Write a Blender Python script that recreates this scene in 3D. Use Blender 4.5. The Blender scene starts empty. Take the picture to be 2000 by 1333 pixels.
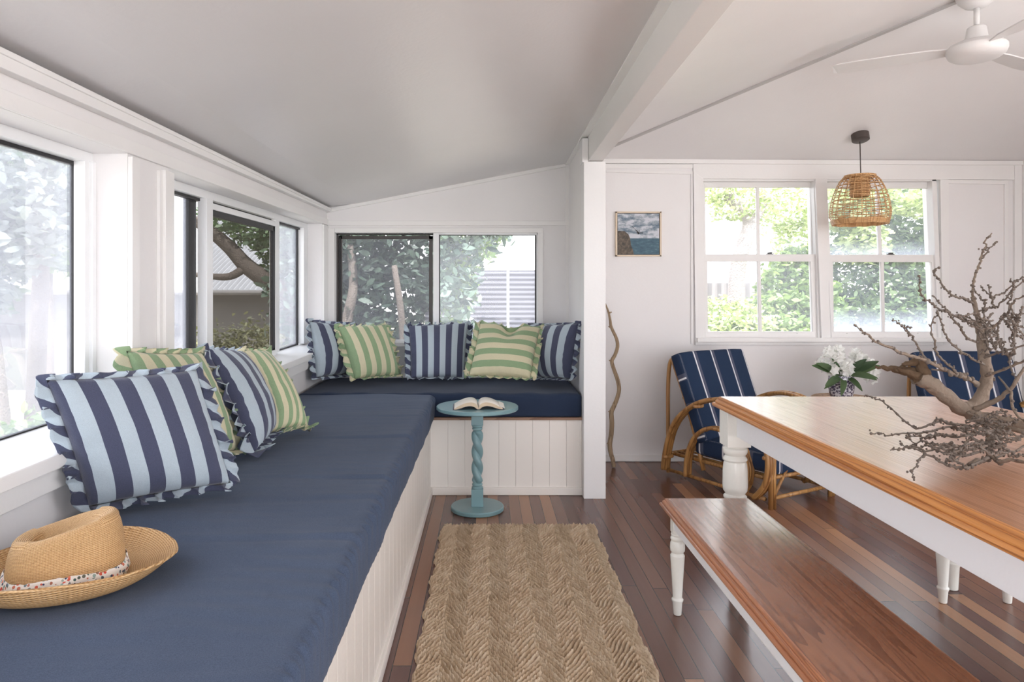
import bpy, bmesh, math, random
import numpy as np
from mathutils import Vector, Matrix, noise
R = random.Random(7)
PI = math.pi
SC = bpy.context.scene
COL = SC.collection

# ------------------------------------------------------------------ camera
F = 1333.33; CX = 952.0; CY = 572.0; H = 1.25
cam_d = bpy.data.cameras.new('camera'); cam = bpy.data.objects.new('camera', cam_d); COL.objects.link(cam)
cam.location = (0, 0, H); cam.rotation_euler = (PI/2, 0, 0)
cam_d.sensor_width = 36; cam_d.lens = 24.0
cam_d.shift_x = (1000-CX)/2000; cam_d.shift_y = -(666.5-CY)/2000
cam_d.clip_start = 0.02; cam_d.clip_end = 300
SC.camera = cam
# ------------------------------------------------------------------ view, world, sun
SC.view_settings.view_transform = 'Standard'; SC.view_settings.look = 'None'
SC.view_settings.gamma = 1; SC.view_settings.use_curve_mapping = False
SC.view_settings.exposure = 1.58
cy = SC.cycles
cy.use_denoising = True; cy.max_bounces = 9; cy.diffuse_bounces = 5; cy.glossy_bounces = 4
cy.transmission_bounces = 6; cy.transparent_max_bounces = 10; cy.sample_clamp_indirect = 6
cy.caustics_reflective = False; cy.caustics_refractive = False
W = bpy.data.worlds.new('world'); SC.world = W; W.use_nodes = True
wn = W.node_tree.nodes; wl = W.node_tree.links; wn.clear()
wo = wn.new('ShaderNodeOutputWorld'); wb = wn.new('ShaderNodeBackground')
wt = wn.new('ShaderNodeTexCoord'); ws = wn.new('ShaderNodeSeparateXYZ'); wr = wn.new('ShaderNodeValToRGB')
wl.new(wt.outputs['Generated'], ws.inputs[0]); wl.new(ws.outputs['Z'], wr.inputs[0])
wr.color_ramp.elements[0].position = 0.0; wr.color_ramp.elements[0].color = (.97, .965, 1.0, 1)
wr.color_ramp.elements[1].position = 0.55; wr.color_ramp.elements[1].color = (.86, .91, 1.0, 1)
wl.new(wr.outputs[0], wb.inputs[0]); wb.inputs[1].default_value = 1.9; wl.new(wb.outputs[0], wo.inputs[0])
sd = bpy.data.lights.new('sun', 'SUN'); sd.energy = 4.5; sd.angle = math.radians(1.5); sd.color = (1, .98, .95)
sun = bpy.data.objects.new('sun', sd); COL.objects.link(sun)
sun.rotation_euler = Vector((.35, -.62, 1.15)).to_track_quat('Z', 'Y').to_euler()
sun.location = (4, -6, 12)
def portal(loc, rot, sx, sy):
    d = bpy.data.lights.new('daylight_portal', 'AREA'); d.shape = 'RECTANGLE'; d.size = sx; d.size_y = sy
    d.cycles.is_portal = True
    o = bpy.data.objects.new('daylight_portal', d); COL.objects.link(o); o.location = loc; o.rotation_euler = rot
portal((-1.42, 1.3, 1.3), (0, -PI/2, 0), .95, 1.9)
portal((-1.42, 3.7, 1.3), (0, -PI/2, 0), .95, 2.4)
portal((-.38, 5.22, 1.28), (-PI/2, 0, 0), 1.5, .9)
portal((2.47, 5.22, 1.5), (-PI/2, 0, 0), 1.8, 1.25)
portal((1.5, -2.6, 1.15), (PI/2, 0, 0), 5.2, 2.2)
portal((4.02, .9, 1.2), (0, PI/2, 0), 2.1, 2.8)

# ------------------------------------------------------------------ helpers
def P(px, py, Y): return Vector(((px-CX)/F*Y, Y, H-(py-CY)/F*Y))      # a photo pixel at depth Y
def PZ(px, py, z):                                                      # a photo pixel on the level z
    Y = (H-z)*F/(py-CY); return Vector(((px-CX)/F*Y, Y, z))
def obj(name, me, mat=None, parent=None, smooth=False):
    o = bpy.data.objects.new(name, me); COL.objects.link(o)
    if mat is not None: me.materials.append(mat)
    if parent is not None: o.parent = parent
    if smooth:
        me.polygons.foreach_set('use_smooth', [True]*len(me.polygons))
        if smooth == 2:
            try: me.set_sharp_from_angle(angle=math.radians(38))
            except Exception: pass
    me.update(); return o
def empty(name, loc=(0,0,0), rz=0):
    o = bpy.data.objects.new(name, None); COL.objects.link(o); o.location = loc; o.rotation_euler = (0,0,rz); o.empty_display_size = .1
    return o
def tag(o, label, cat, group=None, kind=None):
    o['label'] = label; o['category'] = cat
    if group: o['group'] = group
    if kind: o['kind'] = kind
    return o
def struct(o): o['kind'] = 'structure'; return o
class MB:
    """collects shapes into one mesh"""
    def __init__(s): s.v = []; s.f = []; s.uv = None
    def add(s, vs, fs):
        n = len(s.v); s.v += [tuple(v) for v in vs]; s.f += [tuple(i+n for i in f) for f in fs]
    def box(s, x0, x1, y0, y1, z0, z1):
        s.add([(x0,y0,z0),(x1,y0,z0),(x1,y1,z0),(x0,y1,z0),(x0,y0,z1),(x1,y0,z1),(x1,y1,z1),(x0,y1,z1)],
              [(0,3,2,1),(4,5,6,7),(0,1,5,4),(1,2,6,5),(2,3,7,6),(3,0,4,7)])
    def slab(s, x0, x1, y0, y1, zb, zt):      # bottom and top heights as functions of Y
        s.add([(x0,y0,zb(y0)),(x1,y0,zb(y0)),(x1,y1,zb(y1)),(x0,y1,zb(y1)),(x0,y0,zt(y0)),(x1,y0,zt(y0)),(x1,y1,zt(y1)),(x0,y1,zt(y1))],
              [(0,3,2,1),(4,5,6,7),(0,1,5,4),(1,2,6,5),(2,3,7,6),(3,0,4,7)])
    def hexa(s, a, b):                        # two quads, near a and far b, same order
        s.add(list(a)+list(b), [(0,1,2,3),(7,6,5,4),(0,4,5,1),(1,5,6,2),(2,6,7,3),(3,7,4,0)])
    def pxprism(s, pts, Y0, Y1):              # outline measured in the photo on the plane Y0, extruded to Y1
        n = len(pts); q = [P(x,y,Y0) for x,y in pts]; w = [Vector((p.x,Y1,p.z)) for p in q]
        s.add(q+w, [tuple(range(n)), tuple(range(2*n-1,n-1,-1))]+[(i,i+n,(i+1)%n+n,(i+1)%n) for i in range(n)])
    def pxrect(s, x0, y0, x1, y1, Y0, Y1): s.pxprism([(x0,y0),(x1,y0),(x1,y1),(x0,y1)], Y0, Y1)
    def tube(s, pts, r, seg=8, closed=False, squash=None):
        pts = [Vector(p) for p in pts]; n = len(pts)
        rs = r if isinstance(r, (list, tuple)) else [r]*n
        ring = []; up = None
        for i in range(n):
            a = pts[i-1] if (i > 0 or closed) else pts[i]; b = pts[(i+1) % n] if (i < n-1 or closed) else pts[i]
            t = (b-a)
            t = t.normalized() if t.length > 1e-9 else Vector((0,0,1))
            if up is None:
                up = t.orthogonal().normalized()
            up = (up - t*up.dot(t))
            up = up.normalized() if up.length > 1e-6 else t.orthogonal().normalized()
            sd_ = t.cross(up)
            ring.append([pts[i] + (up*math.cos(2*PI*k/seg) + sd_*math.sin(2*PI*k/seg))*rs[i] for k in range(seg)])
        vs = [p for rr in ring for p in rr]; fs = []
        for i in range(n if closed else n-1):
            j = (i+1) % n
            for k in range(seg): fs.append((i*seg+k, i*seg+(k+1)%seg, j*seg+(k+1)%seg, j*seg+k))
        if not closed: fs += [tuple(range(seg-1,-1,-1)), tuple((n-1)*seg+k for k in range(seg))]
        s.add(vs, fs)
    def lathe(s, prof, c=(0,0,0), seg=32, sx=1, sy=1, cap=True):
        vs = []; n = len(prof)
        for r, z in prof:
            for k in range(seg): a = 2*PI*k/seg; vs.append((c[0]+r*sx*math.cos(a), c[1]+r*sy*math.sin(a), c[2]+z))
        fs = [(i*seg+k, i*seg+(k+1)%seg, (i+1)*seg+(k+1)%seg, (i+1)*seg+k) for i in range(n-1) for k in range(seg)]
        if cap: fs += [tuple(range(seg-1,-1,-1)), tuple((n-1)*seg+k for k in range(seg))]
        s.add(vs, fs)
    def rings(s, rs):                          # loft of axis-aligned rectangles (x0,x1,y0,y1,z)
        vs = []
        for x0,x1,y0,y1,z in rs: vs += [(x0,y0,z),(x1,y0,z),(x1,y1,z),(x0,y1,z)]
        n = len(rs); fs = [(3,2,1,0), tuple(4*(n-1)+k for k in range(4))]
        fs += [(4*i+k, 4*i+(k+1)%4, 4*i+4+(k+1)%4, 4*i+4+k) for i in range(n-1) for k in range(4)]
        s.add(vs, fs)
    def ball(s, c, r, seg=8, rz=1.0):
        pr = [(max(r*math.sin(PI*i/5), r*.02), -r*rz*math.cos(PI*i/5)) for i in range(6)]
        s.lathe(pr, c, seg)
    def mesh(s, name):
        me = bpy.data.meshes.new(name); me.from_pydata(s.v, [], s.f); me.update(); return me
    def build(s, name, mat=None, parent=None, smooth=False, bevel=0):
        o = obj(name, s.mesh(name), mat, parent, smooth)
        if bevel:
            m = o.modifiers.new('bevel', 'BEVEL'); m.width = bevel; m.segments = 2; m.limit_method = 'ANGLE'; m.angle_limit = math.radians(35)
        return o
def spline(pts, n=6):
    """Catmull-Rom through the points (tuples of any length)"""
    out = []; m = len(pts)
    for i in range(m-1):
        p0 = pts[max(i-1,0)]; p1 = pts[i]; p2 = pts[i+1]; p3 = pts[min(i+2,m-1)]
        for k in range(n):
            t = k/n
            out.append(tuple(.5*((2*b)+(-a+c)*t+(2*a-5*b+4*c-d)*t*t+(-a+3*b-3*c+d)*t**3) for a,b,c,d in zip(p0,p1,p2,p3)))
    out.append(tuple(pts[-1])); return out
def grid_mesh(name, V, uv=None, closed_u=False):
    """V[i][j] points -> mesh with uv layer"""
    V = np.asarray(V, dtype=float); n, m = V.shape[:2]
    idx = np.arange(n*m).reshape(n, m); fs = []
    for i in range(n if closed_u else n-1):
        for j in range(m-1):
            fs.append((idx[i,j], idx[(i+1)%n,j], idx[(i+1)%n,j+1], idx[i,j+1]))
    me = bpy.data.meshes.new(name); me.from_pydata([tuple(p) for p in V.reshape(-1,3)], [], [tuple(int(a) for a in f) for f in fs])
    if uv is not None:
        L = me.uv_layers.new(name='UVMap'); k = 0
        for i in range(n if closed_u else n-1):
            for j in range(m-1):
                for a, b in ((i,j),(i+1,j),(i+1,j+1),(i,j+1)):
                    u = uv[a % n][b] if not (closed_u and a == n) else (uv[0][b][0]+uv_wrap[0], uv[0][b][1])
                    L.data[k].uv = u; k += 1
    me.update(); return me
uv_wrap = [1.0]

# ------------------------------------------------------------------ materials
def nt(name):
    m = bpy.data.materials.new(name); m.use_nodes = True; n = m.node_tree.nodes; l = m.node_tree.links
    b = n['Principled BSDF']; return m, n, l, b
def c4(c): return (c[0], c[1], c[2], 1)
def srgb(r, g, b):
    f = lambda v: (v/255/12.92) if v/255 <= .04045 else ((v/255+.055)/1.055)**2.4
    return (f(r), f(g), f(b))
def nd(n, t, **k):
    x = n.new(t)
    for a, v in k.items(): setattr(x, a, v)
    return x
def mth(n, l, op, a, b=None, c=None):
    x = n.new('ShaderNodeMath'); x.operation = op
    for i, v in enumerate((a, b, c)):
        if v is None: continue
        if isinstance(v, (int, float)): x.inputs[i].default_value = v
        else: l.new(v, x.inputs[i])
    return x.outputs[0]
def mixc(n, l, f, a, b, mode='MIX'):
    x = n.new('ShaderNodeMix'); x.data_type = 'RGBA'; x.blend_type = mode
    if isinstance(f, (int, float)): x.inputs[0].default_value = f
    else: l.new(f, x.inputs[0])
    for i, v in ((6, a), (7, b)):
        if isinstance(v, tuple): x.inputs[i].default_value = c4(v)
        else: l.new(v, x.inputs[i])
    return x.outputs[2]
def ramp(n, l, f, stops):
    x = n.new('ShaderNodeValToRGB'); e = x.color_ramp.elements
    while len(e) < len(stops): e.new(.5)
    for i, (p, c) in enumerate(stops): e[i].position = p; e[i].color = c4(c)
    l.new(f, x.inputs[0]); return x.outputs[0]
def coords(n, l, kind='Object', scale=None):
    t = n.new('ShaderNodeTexCoord')
    if scale is None: return t.outputs[kind]
    m = n.new('ShaderNodeMapping'); m.inputs['Scale'].default_value = scale; l.new(t.outputs[kind], m.inputs[0]); return m.outputs[0]
def noise_t(n, l, vec, scale, detail=3, rough=.5):
    x = n.new('ShaderNodeTexNoise'); x.inputs['Scale'].default_value = scale; x.inputs['Detail'].default_value = detail; x.inputs['Roughness'].default_value = rough
    if vec is not None: l.new(vec, x.inputs['Vector'])
    return x.outputs['Fac']
def bump(n, l, h, dist, strength=1.0, b=None):
    x = n.new('ShaderNodeBump'); x.inputs['Distance'].default_value = dist; x.inputs['Strength'].default_value = strength
    l.new(h, x.inputs['Height'])
    if b is not None: l.new(x.outputs[0], b.inputs['Normal'])
    return x.outputs[0]
def paint(name, col, rough=.45, var=.03, bm=.0006, spec=.4):
    m, n, l, b = nt(name); v = coords(n, l)
    f = noise_t(n, l, v, 3.0, 4)
    b.inputs['Roughness'].default_value = rough; b.inputs['Specular IOR Level'].default_value = spec
    l.new(mixc(n, l, f, tuple(c*(1-var) for c in col), tuple(min(1, c*(1+var)) for c in col)), b.inputs['Base Color'])
    bump(n, l, noise_t(n, l, v, 60, 3), bm, 1, b)
    return m
def fabric(name, col, col2=None, scale=700, rough=.95, wr=0):
    m, n, l, b = nt(name); v = coords(n, l)
    f = noise_t(n, l, v, scale, 2, .7); g = noise_t(n, l, v, 5, 3)
    c2 = col2 or tuple(c*1.5 for c in col)
    a = mixc(n, l, f, tuple(c*.75 for c in col), c2); a = mixc(n, l, mth(n, l, 'MULTIPLY', g, .35), a, tuple(c*.8 for c in col))
    l.new(a, b.inputs['Base Color']); b.inputs['Roughness'].default_value = rough; b.inputs['Specular IOR Level'].default_value = .06
    b.inputs['Sheen Weight'].default_value = .08
    bump(n, l, f, .0012, .6, b)
    return m
WHITE = (.80, .79, .775)
M = {}
M['wall'] = paint('painted_wall', (.80, .785, .785), .5)
M['trim'] = paint('painted_trim', (.82, .81, .80), .35)
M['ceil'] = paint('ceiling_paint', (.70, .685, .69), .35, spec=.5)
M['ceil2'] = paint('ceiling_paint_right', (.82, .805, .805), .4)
M['post'] = paint('post_paint', (.80, .80, .80), .35)
M['panel'] = paint('bench_paint', (.81, .775, .73), .5)
M['joint_shadow'] = paint('grey_joint_shadow', (.52, .505, .50), .6)
M['alu'] = paint('powder_coated_white', (.82, .83, .84), .3)
M['dark'] = paint('dark_gasket', (.018, .017, .019), .5)
M['darkf'] = paint('bronze_frame', (.055, .048, .045), .4)
M['cream'] = paint('cream_gloss_paint', (.80, .80, .745), .22, spec=.5)
M['apron'] = paint('white_gloss_paint', (.80, .81, .83), .3, spec=.5)
M['teal'] = paint('teal_paint', srgb(122, 156, 162), .3, spec=.5)
M['fan'] = paint('fan_plastic', (.74, .73, .73), .35)
M['canopy'] = paint('dark_canopy', (.075, .06, .055), .5)
M['steel'] = paint('latch_metal', (.10, .10, .10), .35)
M['paper'] = paint('book_paper', (.80, .76, .68), .8)
M['paper_edge'] = paint('page_edges', (.62, .50, .36), .8)
M['cover'] = paint('book_cover', (.10, .10, .13), .5)
M['frame_wood'] = paint('pale_frame_wood', (.72, .60, .46), .5)
M['bark'] = paint('bark', (.20, .165, .14), .9, .3, .02)
M['bark_pale'] = paint('pale_bark', (.33, .29, .27), .9, .25, .02)
M['ground'] = paint('dry_ground', (.46, .42, .34), .95, .35, .02)
M['unseen_bounce_slab'] = paint('pale_bounce_slab', (.72, .70, .67), .8)
M['bark_dark'] = paint('dark_bark', (.075, .06, .05), .9, .3, .02)
M['shed'] = paint('shed_boards', (.16, .15, .145), .8, .2)
M['fence'] = paint('steel_fence', (.062, .06, .075), .6, .1)
M['roofing'] = paint('corrugated_steel', (.30, .30, .31), .35, .1)
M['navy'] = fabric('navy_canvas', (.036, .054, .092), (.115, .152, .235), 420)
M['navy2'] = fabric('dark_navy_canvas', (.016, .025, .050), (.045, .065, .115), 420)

def floor_mat():
    m, n, l, b = nt('hardwood_floor'); v = coords(n, l); s = nd(n, 'ShaderNodeSeparateXYZ'); l.new(v, s.inputs[0])
    bw = .0635
    xi = mth(n, l, 'DIVIDE', s.outputs['X'], bw); ix = mth(n, l, 'FLOOR', xi); fx = mth(n, l, 'FRACT', xi)
    wn1 = nd(n, 'ShaderNodeTexWhiteNoise', noise_dimensions='1D'); l.new(ix, wn1.inputs['W'])
    yy = mth(n, l, 'ADD', mth(n, l, 'DIVIDE', s.outputs['Y'], 2.3), mth(n, l, 'MULTIPLY', wn1.outputs['Value'], 7.3))
    iy = mth(n, l, 'FLOOR', yy); fy = mth(n, l, 'FRACT', yy)
    cb = nd(n, 'ShaderNodeCombineXYZ'); l.new(ix, cb.inputs[0]); l.new(iy, cb.inputs[1])
    wn2 = nd(n, 'ShaderNodeTexWhiteNoise', noise_dimensions='3D'); l.new(cb.outputs[0], wn2.inputs['Vector'])
    base = ramp(n, l, wn2.outputs['Value'], [(0, srgb(84, 52, 44)), (.25, srgb(124, 86, 70)), (.5, srgb(98, 68, 64)), (.72, srgb(148, 106, 82)), (.88, srgb(184, 138, 104)), (1, srgb(134, 94, 80))])
    mp = nd(n, 'ShaderNodeMapping'); mp.inputs['Scale'].default_value = (34, 1.1, 1); l.new(v, mp.inputs[0])
    ad = nd(n, 'ShaderNodeVectorMath', operation='ADD'); l.new(mp.outputs[0], ad.inputs[0]); l.new(wn2.outputs['Color'], ad.inputs[1])
    gr = noise_t(n, l, ad.outputs[0], 2.0, 5, .65)
    col = mixc(n, l, mth(n, l, 'MULTIPLY', gr, .35), base, mixc(n, l, 1.0, base, (.42, .36, .34), 'MULTIPLY'))
    ex = mth(n, l, 'MINIMUM', fx, mth(n, l, 'SUBTRACT', 1, fx)); ey = mth(n, l, 'MINIMUM', fy, mth(n, l, 'SUBTRACT', 1, fy))
    gap = mth(n, l, 'MAXIMUM', mth(n, l, 'LESS_THAN', ex, .020), mth(n, l, 'LESS_THAN', ey, .0008))
    col = mixc(n, l, gap, col, (.012, .008, .007)); l.new(col, b.inputs['Base Color'])
    l.new(mth(n, l, 'ADD', .22, mth(n, l, 'MULTIPLY', wn2.outputs['Value'], .08)), b.inputs['Roughness'])
    b.inputs['Specular IOR Level'].default_value = .55
    hh = mth(n, l, 'SUBTRACT', mth(n, l, 'MULTIPLY', gr, .02), gap); bump(n, l, hh, .0012, .5, b)
    return m
def wood(name, light, dark, rough=.28, scale=1.0, axis=1, coat=0.0, stretch=1.0):
    m, n, l, b = nt(name); v = coords(n, l)
    sc = [9*scale]*3; sc[axis] = .55*scale*stretch
    mp = nd(n, 'ShaderNodeMapping'); mp.inputs['Scale'].default_value = tuple(sc); l.new(v, mp.inputs[0])
    wv = nd(n, 'ShaderNodeTexNoise'); wv.inputs['Scale'].default_value = 1.0; wv.inputs['Detail'].default_value = 1.5; l.new(mp.outputs[0], wv.inputs['Vector'])
    k = mth(n, l, 'FRACT', mth(n, l, 'MULTIPLY', wv.outputs['Fac'], 17))
    k = mth(n, l, 'POWER', k, 2.0)
    sc2 = [140*scale]*3; sc2[axis] = 4*scale
    mp2 = nd(n, 'ShaderNodeMapping'); mp2.inputs['Scale'].default_value = tuple(sc2); l.new(v, mp2.inputs[0])
    fine = noise_t(n, l, mp2.outputs[0], 1, 3, .6)
    f = mth(n, l, 'ADD', mth(n, l, 'MULTIPLY', k, .6), mth(n, l, 'MULTIPLY', fine, .45))
    col = ramp(n, l, f, [(.05, light), (.45, tuple(a*.55+c*.45 for a, c in zip(light, dark))), (.95, dark)])
    l.new(col, b.inputs['Base Color'])
    l.new(mth(n, l, 'ADD', rough-.05, mth(n, l, 'MULTIPLY', f, .15)), b.inputs['Roughness'])
    b.inputs['Specular IOR Level'].default_value = .5
    b.inputs['Coat Weight'].default_value = coat; b.inputs['Coat Roughness'].default_value = .22
    bump(n, l, f, .0007, .6, b); return m
M['floor'] = floor_mat()
M['table_top'] = wood('oiled_pine_top', srgb(190, 134, 92), srgb(138, 88, 56), .34, 2.0, 1, .7, .4)
M['table_edge'] = wood('oiled_pine_edge', srgb(216, 150, 84), srgb(150, 88, 42), .35, 3.0, 1, .2, .12)
M['bench_top'] = wood('stained_pine_seat', srgb(166, 118, 90), srgb(110, 72, 54), .25, 1.4, 1, .5, .7)
M['bench_edge'] = wood('stained_pine_edge', srgb(190, 128, 90), srgb(120, 70, 46), .3, 2.5, 1, .2, .2)
M['ply'] = wood('bench_board', srgb(150, 118, 96), srgb(110, 80, 62), .5, 1, 0)
M['rattan'] = wood('rattan_cane', srgb(196, 150, 92), srgb(120, 76, 40), .35, .6, 2)
M['shade'] = wood('woven_rattan', srgb(224, 184, 134), srgb(164, 116, 72), .5, .8, 2)
M['drift'] = paint('weathered_branch', srgb(124, 111, 99), .85, .45, .008, .15)
M['stick'] = wood('weathered_stick', srgb(170, 148, 120), srgb(104, 86, 68), .8, 1.5, 2)
def stripe(name, ca, cb, duty=.5, edge=None, weave=520, sheen=.2):
    """stripes across u; the uv map carries the stripe count"""
    m, n, l, b = nt(name); uv = nd(n, 'ShaderNodeUVMap'); s = nd(n, 'ShaderNodeSeparateXYZ'); l.new(uv.outputs[0], s.inputs[0])
    v = coords(n, l); w = noise_t(n, l, v, weave, 2, .7)
    f = mth(n, l, 'FRACT', s.outputs['X']); k = mth(n, l, 'LESS_THAN', f, duty)
    A = mixc(n, l, w, tuple(c*.8 for c in ca), tuple(min(1, c*1.25) for c in ca)); B = mixc(n, l, w, tuple(c*.7 for c in cb), tuple(min(1, c*1.5) for c in cb))
    l.new(mixc(n, l, k, A, B), b.inputs['Base Color']); b.inputs['Roughness'].default_value = .95; b.inputs['Specular IOR Level'].default_value = .1
    b.inputs['Sheen Weight'].default_value = sheen
    g = noise_t(n, l, v, 22, 3, .6)
    bump(n, l, mth(n, l, 'ADD', mth(n, l, 'MULTIPLY', w, .12), g), .006, .45, b); return m
BL_L, BL_D = srgb(170, 183, 192), srgb(70, 74, 94)
GR_L, GR_D = srgb(202, 196, 166), srgb(134, 156, 122)
M['blue'] = stripe('blue_stripe_cotton', BL_L, BL_D)
M['green'] = stripe('green_stripe_cotton', GR_L, GR_D)
def chair_fabric():
    m, n, l, b = nt('navy_awning_stripe'); uv = nd(n, 'ShaderNodeUVMap'); s = nd(n, 'ShaderNodeSeparateXYZ'); l.new(uv.outputs[0], s.inputs[0])
    f = mth(n, l, 'FRACT', s.outputs['X']); d = mth(n, l, 'ABSOLUTE', mth(n, l, 'SUBTRACT', f, .5))
    d2 = mth(n, l, 'SUBTRACT', f, .5)
    grey = mth(n, l, 'MULTIPLY', mth(n, l, 'GREATER_THAN', d2, -.06), mth(n, l, 'LESS_THAN', d2, .17))
    wht = mth(n, l, 'LESS_THAN', d, .03)
    v = coords(n, l); w = noise_t(n, l, v, 700, 2, .7)
    navy = mixc(n, l, w, srgb(22, 36, 60), srgb(52, 68, 94))
    c = mixc(n, l, grey, navy, srgb(84, 88, 106)); c = mixc(n, l, wht, c, srgb(222, 224, 228))
    l.new(c, b.inputs['Base Color']); b.inputs['Roughness'].default_value = .9; b.inputs['Specular IOR Level'].default_value = .15
    bump(n, l, w, .001, .5, b); return m
M['chair'] = chair_fabric()
def straw():
    m, n, l, b = nt('braided_straw'); uv = nd(n, 'ShaderNodeUVMap'); s = nd(n, 'ShaderNodeSeparateXYZ'); l.new(uv.outputs[0], s.inputs[0])
    V = mth(n, l, 'FRACT', s.outputs['Y']); U = s.outputs['X']
    rib = mth(n, l, 'SINE', mth(n, l, 'MULTIPLY', V, PI))
    row = mth(n, l, 'FLOOR', s.outputs['Y'])
    diag = mth(n, l, 'SINE', mth(n, l, 'ADD', mth(n, l, 'MULTIPLY', U, 2*PI), mth(n, l, 'MULTIPLY', mth(n, l, 'ABSOLUTE', mth(n, l, 'SUBTRACT', V, .5)), 9)))
    v = coords(n, l); w = noise_t(n, l, v, 260, 3, .7); g = noise_t(n, l, v, 18, 2)
    t = mth(n, l, 'ADD', mth(n, l, 'MULTIPLY', rib, .45), mth(n, l, 'ADD', mth(n, l, 'MULTIPLY', diag, .12), mth(n, l, 'MULTIPLY', w, .5)))
    c = ramp(n, l, t, [(.1, srgb(112, 80, 46)), (.45, srgb(192, 150, 98)), (.85, srgb(228, 196, 150))])
    c = mixc(n, l, mth(n, l, 'MULTIPLY', g, .3), c, srgb(176, 128, 80))
    l.new(c, b.inputs['Base Color']); b.inputs['Roughness'].default_value = .6
    bump(n, l, mth(n, l, 'ADD', rib, mth(n, l, 'MULTIPLY', diag, .25)), .0012, .8, b); return m
M['straw'] = straw()
def floral():
    m, n, l, b = nt('floral_ribbon'); v = coords(n, l)
    vo = nd(n, 'ShaderNodeTexVoronoi'); vo.inputs['Scale'].default_value = 125; l.new(v, vo.inputs['Vector'])
    s = nd(n, 'ShaderNodeSeparateColor'); l.new(vo.outputs['Color'], s.inputs[0])
    c = ramp(n, l, s.outputs[0], [(0, srgb(206, 66, 60)), (.22, srgb(214, 120, 92)), (.4, srgb(70, 92, 82)), (.55, srgb(60, 66, 100)), (.7, srgb(150, 170, 160)), (.85, srgb(228, 222, 214))])
    x = n.new('ShaderNodeValToRGB'); 
    f = mth(n, l, 'GREATER_THAN', vo.outputs['Distance'], .44)
    l.new(mixc(n, l, f, c, srgb(232, 226, 218)), b.inputs['Base Color']); b.inputs['Roughness'].default_value = .9; return m
M['floral'] = floral()
M['label_white'] = paint('white_ribbon_tag', (.82, .81, .79), .8)
def jute():
    m, n, l, b = nt('jute_yarn'); a = nd(n, 'ShaderNodeAttribute'); a.attribute_name = 'tone'
    v = coords(n, l); w = noise_t(n, l, v, 420, 3, .7)
    c = ramp(n, l, mth(n, l, 'ADD', mth(n, l, 'MULTIPLY', a.outputs['Fac'], .7), mth(n, l, 'MULTIPLY', w, .3)), [(.1, srgb(158, 132, 106)), (.5, srgb(208, 186, 158)), (.95, srgb(236, 222, 200))])
    l.new(c, b.inputs['Base Color']); b.inputs['Roughness'].default_value = .95; b.inputs['Specular IOR Level'].default_value = .1
    bump(n, l, w, .002, .8, b); return m
M['jute'] = jute()
def glass(name, haze=0.0, tint=(1, 1, 1), hz=(.78, .82, .95), fog=None):
    m, n, l, b = nt(name); n.remove(b); out = n['Material Output']
    tr = nd(n, 'ShaderNodeBsdfTransparent'); tr.inputs[0].default_value = c4(tint)
    gl = nd(n, 'ShaderNodeBsdfGlossy'); gl.inputs['Roughness'].default_value = .02
    fr = nd(n, 'ShaderNodeFresnel'); fr.inputs[0].default_value = 1.45
    mx = nd(n, 'ShaderNodeMixShader'); l.new(mth(n, l, 'MULTIPLY', fr.outputs[0], .6), mx.inputs[0]); l.new(tr.outputs[0], mx.inputs[1]); l.new(gl.outputs[0], mx.inputs[2])
    last = mx.outputs[0]
    if haze > 0 or fog:
        tl = nd(n, 'ShaderNodeBsdfTranslucent'); tl.inputs[0].default_value = c4(hz)
        v = coords(n, l); g = noise_t(n, l, v, 4, 4)
        f = mth(n, l, 'MULTIPLY', mth(n, l, 'ADD', .6, mth(n, l, 'MULTIPLY', g, .8)), haze)
        if fog:                                 # condensation low on each pane
            s = nd(n, 'ShaderNodeSeparateXYZ'); l.new(v, s.inputs[0])
            for z0, z1, a in fog:
                k = mth(n, l, 'SUBTRACT', 1, mth(n, l, 'DIVIDE', mth(n, l, 'SUBTRACT', mth(n, l, 'ADD', s.outputs['Z'], mth(n, l, 'MULTIPLY', g, .12)), z0), z1-z0))
                k = mth(n, l, 'MINIMUM', mth(n, l, 'MAXIMUM', k, 0), 1)
                k = mth(n, l, 'MULTIPLY', mth(n, l, 'MULTIPLY', k, mth(n, l, 'GREATER_THAN', s.outputs['Z'], z0-.05)), a)
                f = mth(n, l, 'ADD', f, k)
            f = mth(n, l, 'MINIMUM', f, .9)
        m2 = nd(n, 'ShaderNodeMixShader'); l.new(f, m2.inputs[0]); l.new(last, m2.inputs[1]); l.new(tl.outputs[0], m2.inputs[2]); last = m2.outputs[0]
    l.new(last, out.inputs['Surface']); return m
M['glass'] = glass('clear_glass')
M['glass_left'] = glass('dusty_glass', .085)
M['glass_far'] = glass('dusty_glass_far', .07)
M['glass_sash'] = glass('fogged_glass', .05)
M['glass_sash2'] = glass('fogged_glass_right', .07, fog=[(.95, 1.20, .42), (1.54, 1.70, .25)])
def screen(name, op, col):
    m, n, l, b = nt(name); n.remove(b); out = n['Material Output']
    tr = nd(n, 'ShaderNodeBsdfTransparent'); df = nd(n, 'ShaderNodeBsdfDiffuse'); df.inputs[0].default_value = c4(col)
    mx = nd(n, 'ShaderNodeMixShader'); mx.inputs[0].default_value = op; l.new(tr.outputs[0], mx.inputs[1]); l.new(df.outputs[0], mx.inputs[2]); l.new(mx.outputs[0], out.inputs[0]); return m
M['screen'] = screen('insect_mesh', .50, (.11, .10, .085))
M['screen2'] = screen('insect_mesh_far', .35, (.12, .12, .13))
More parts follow.
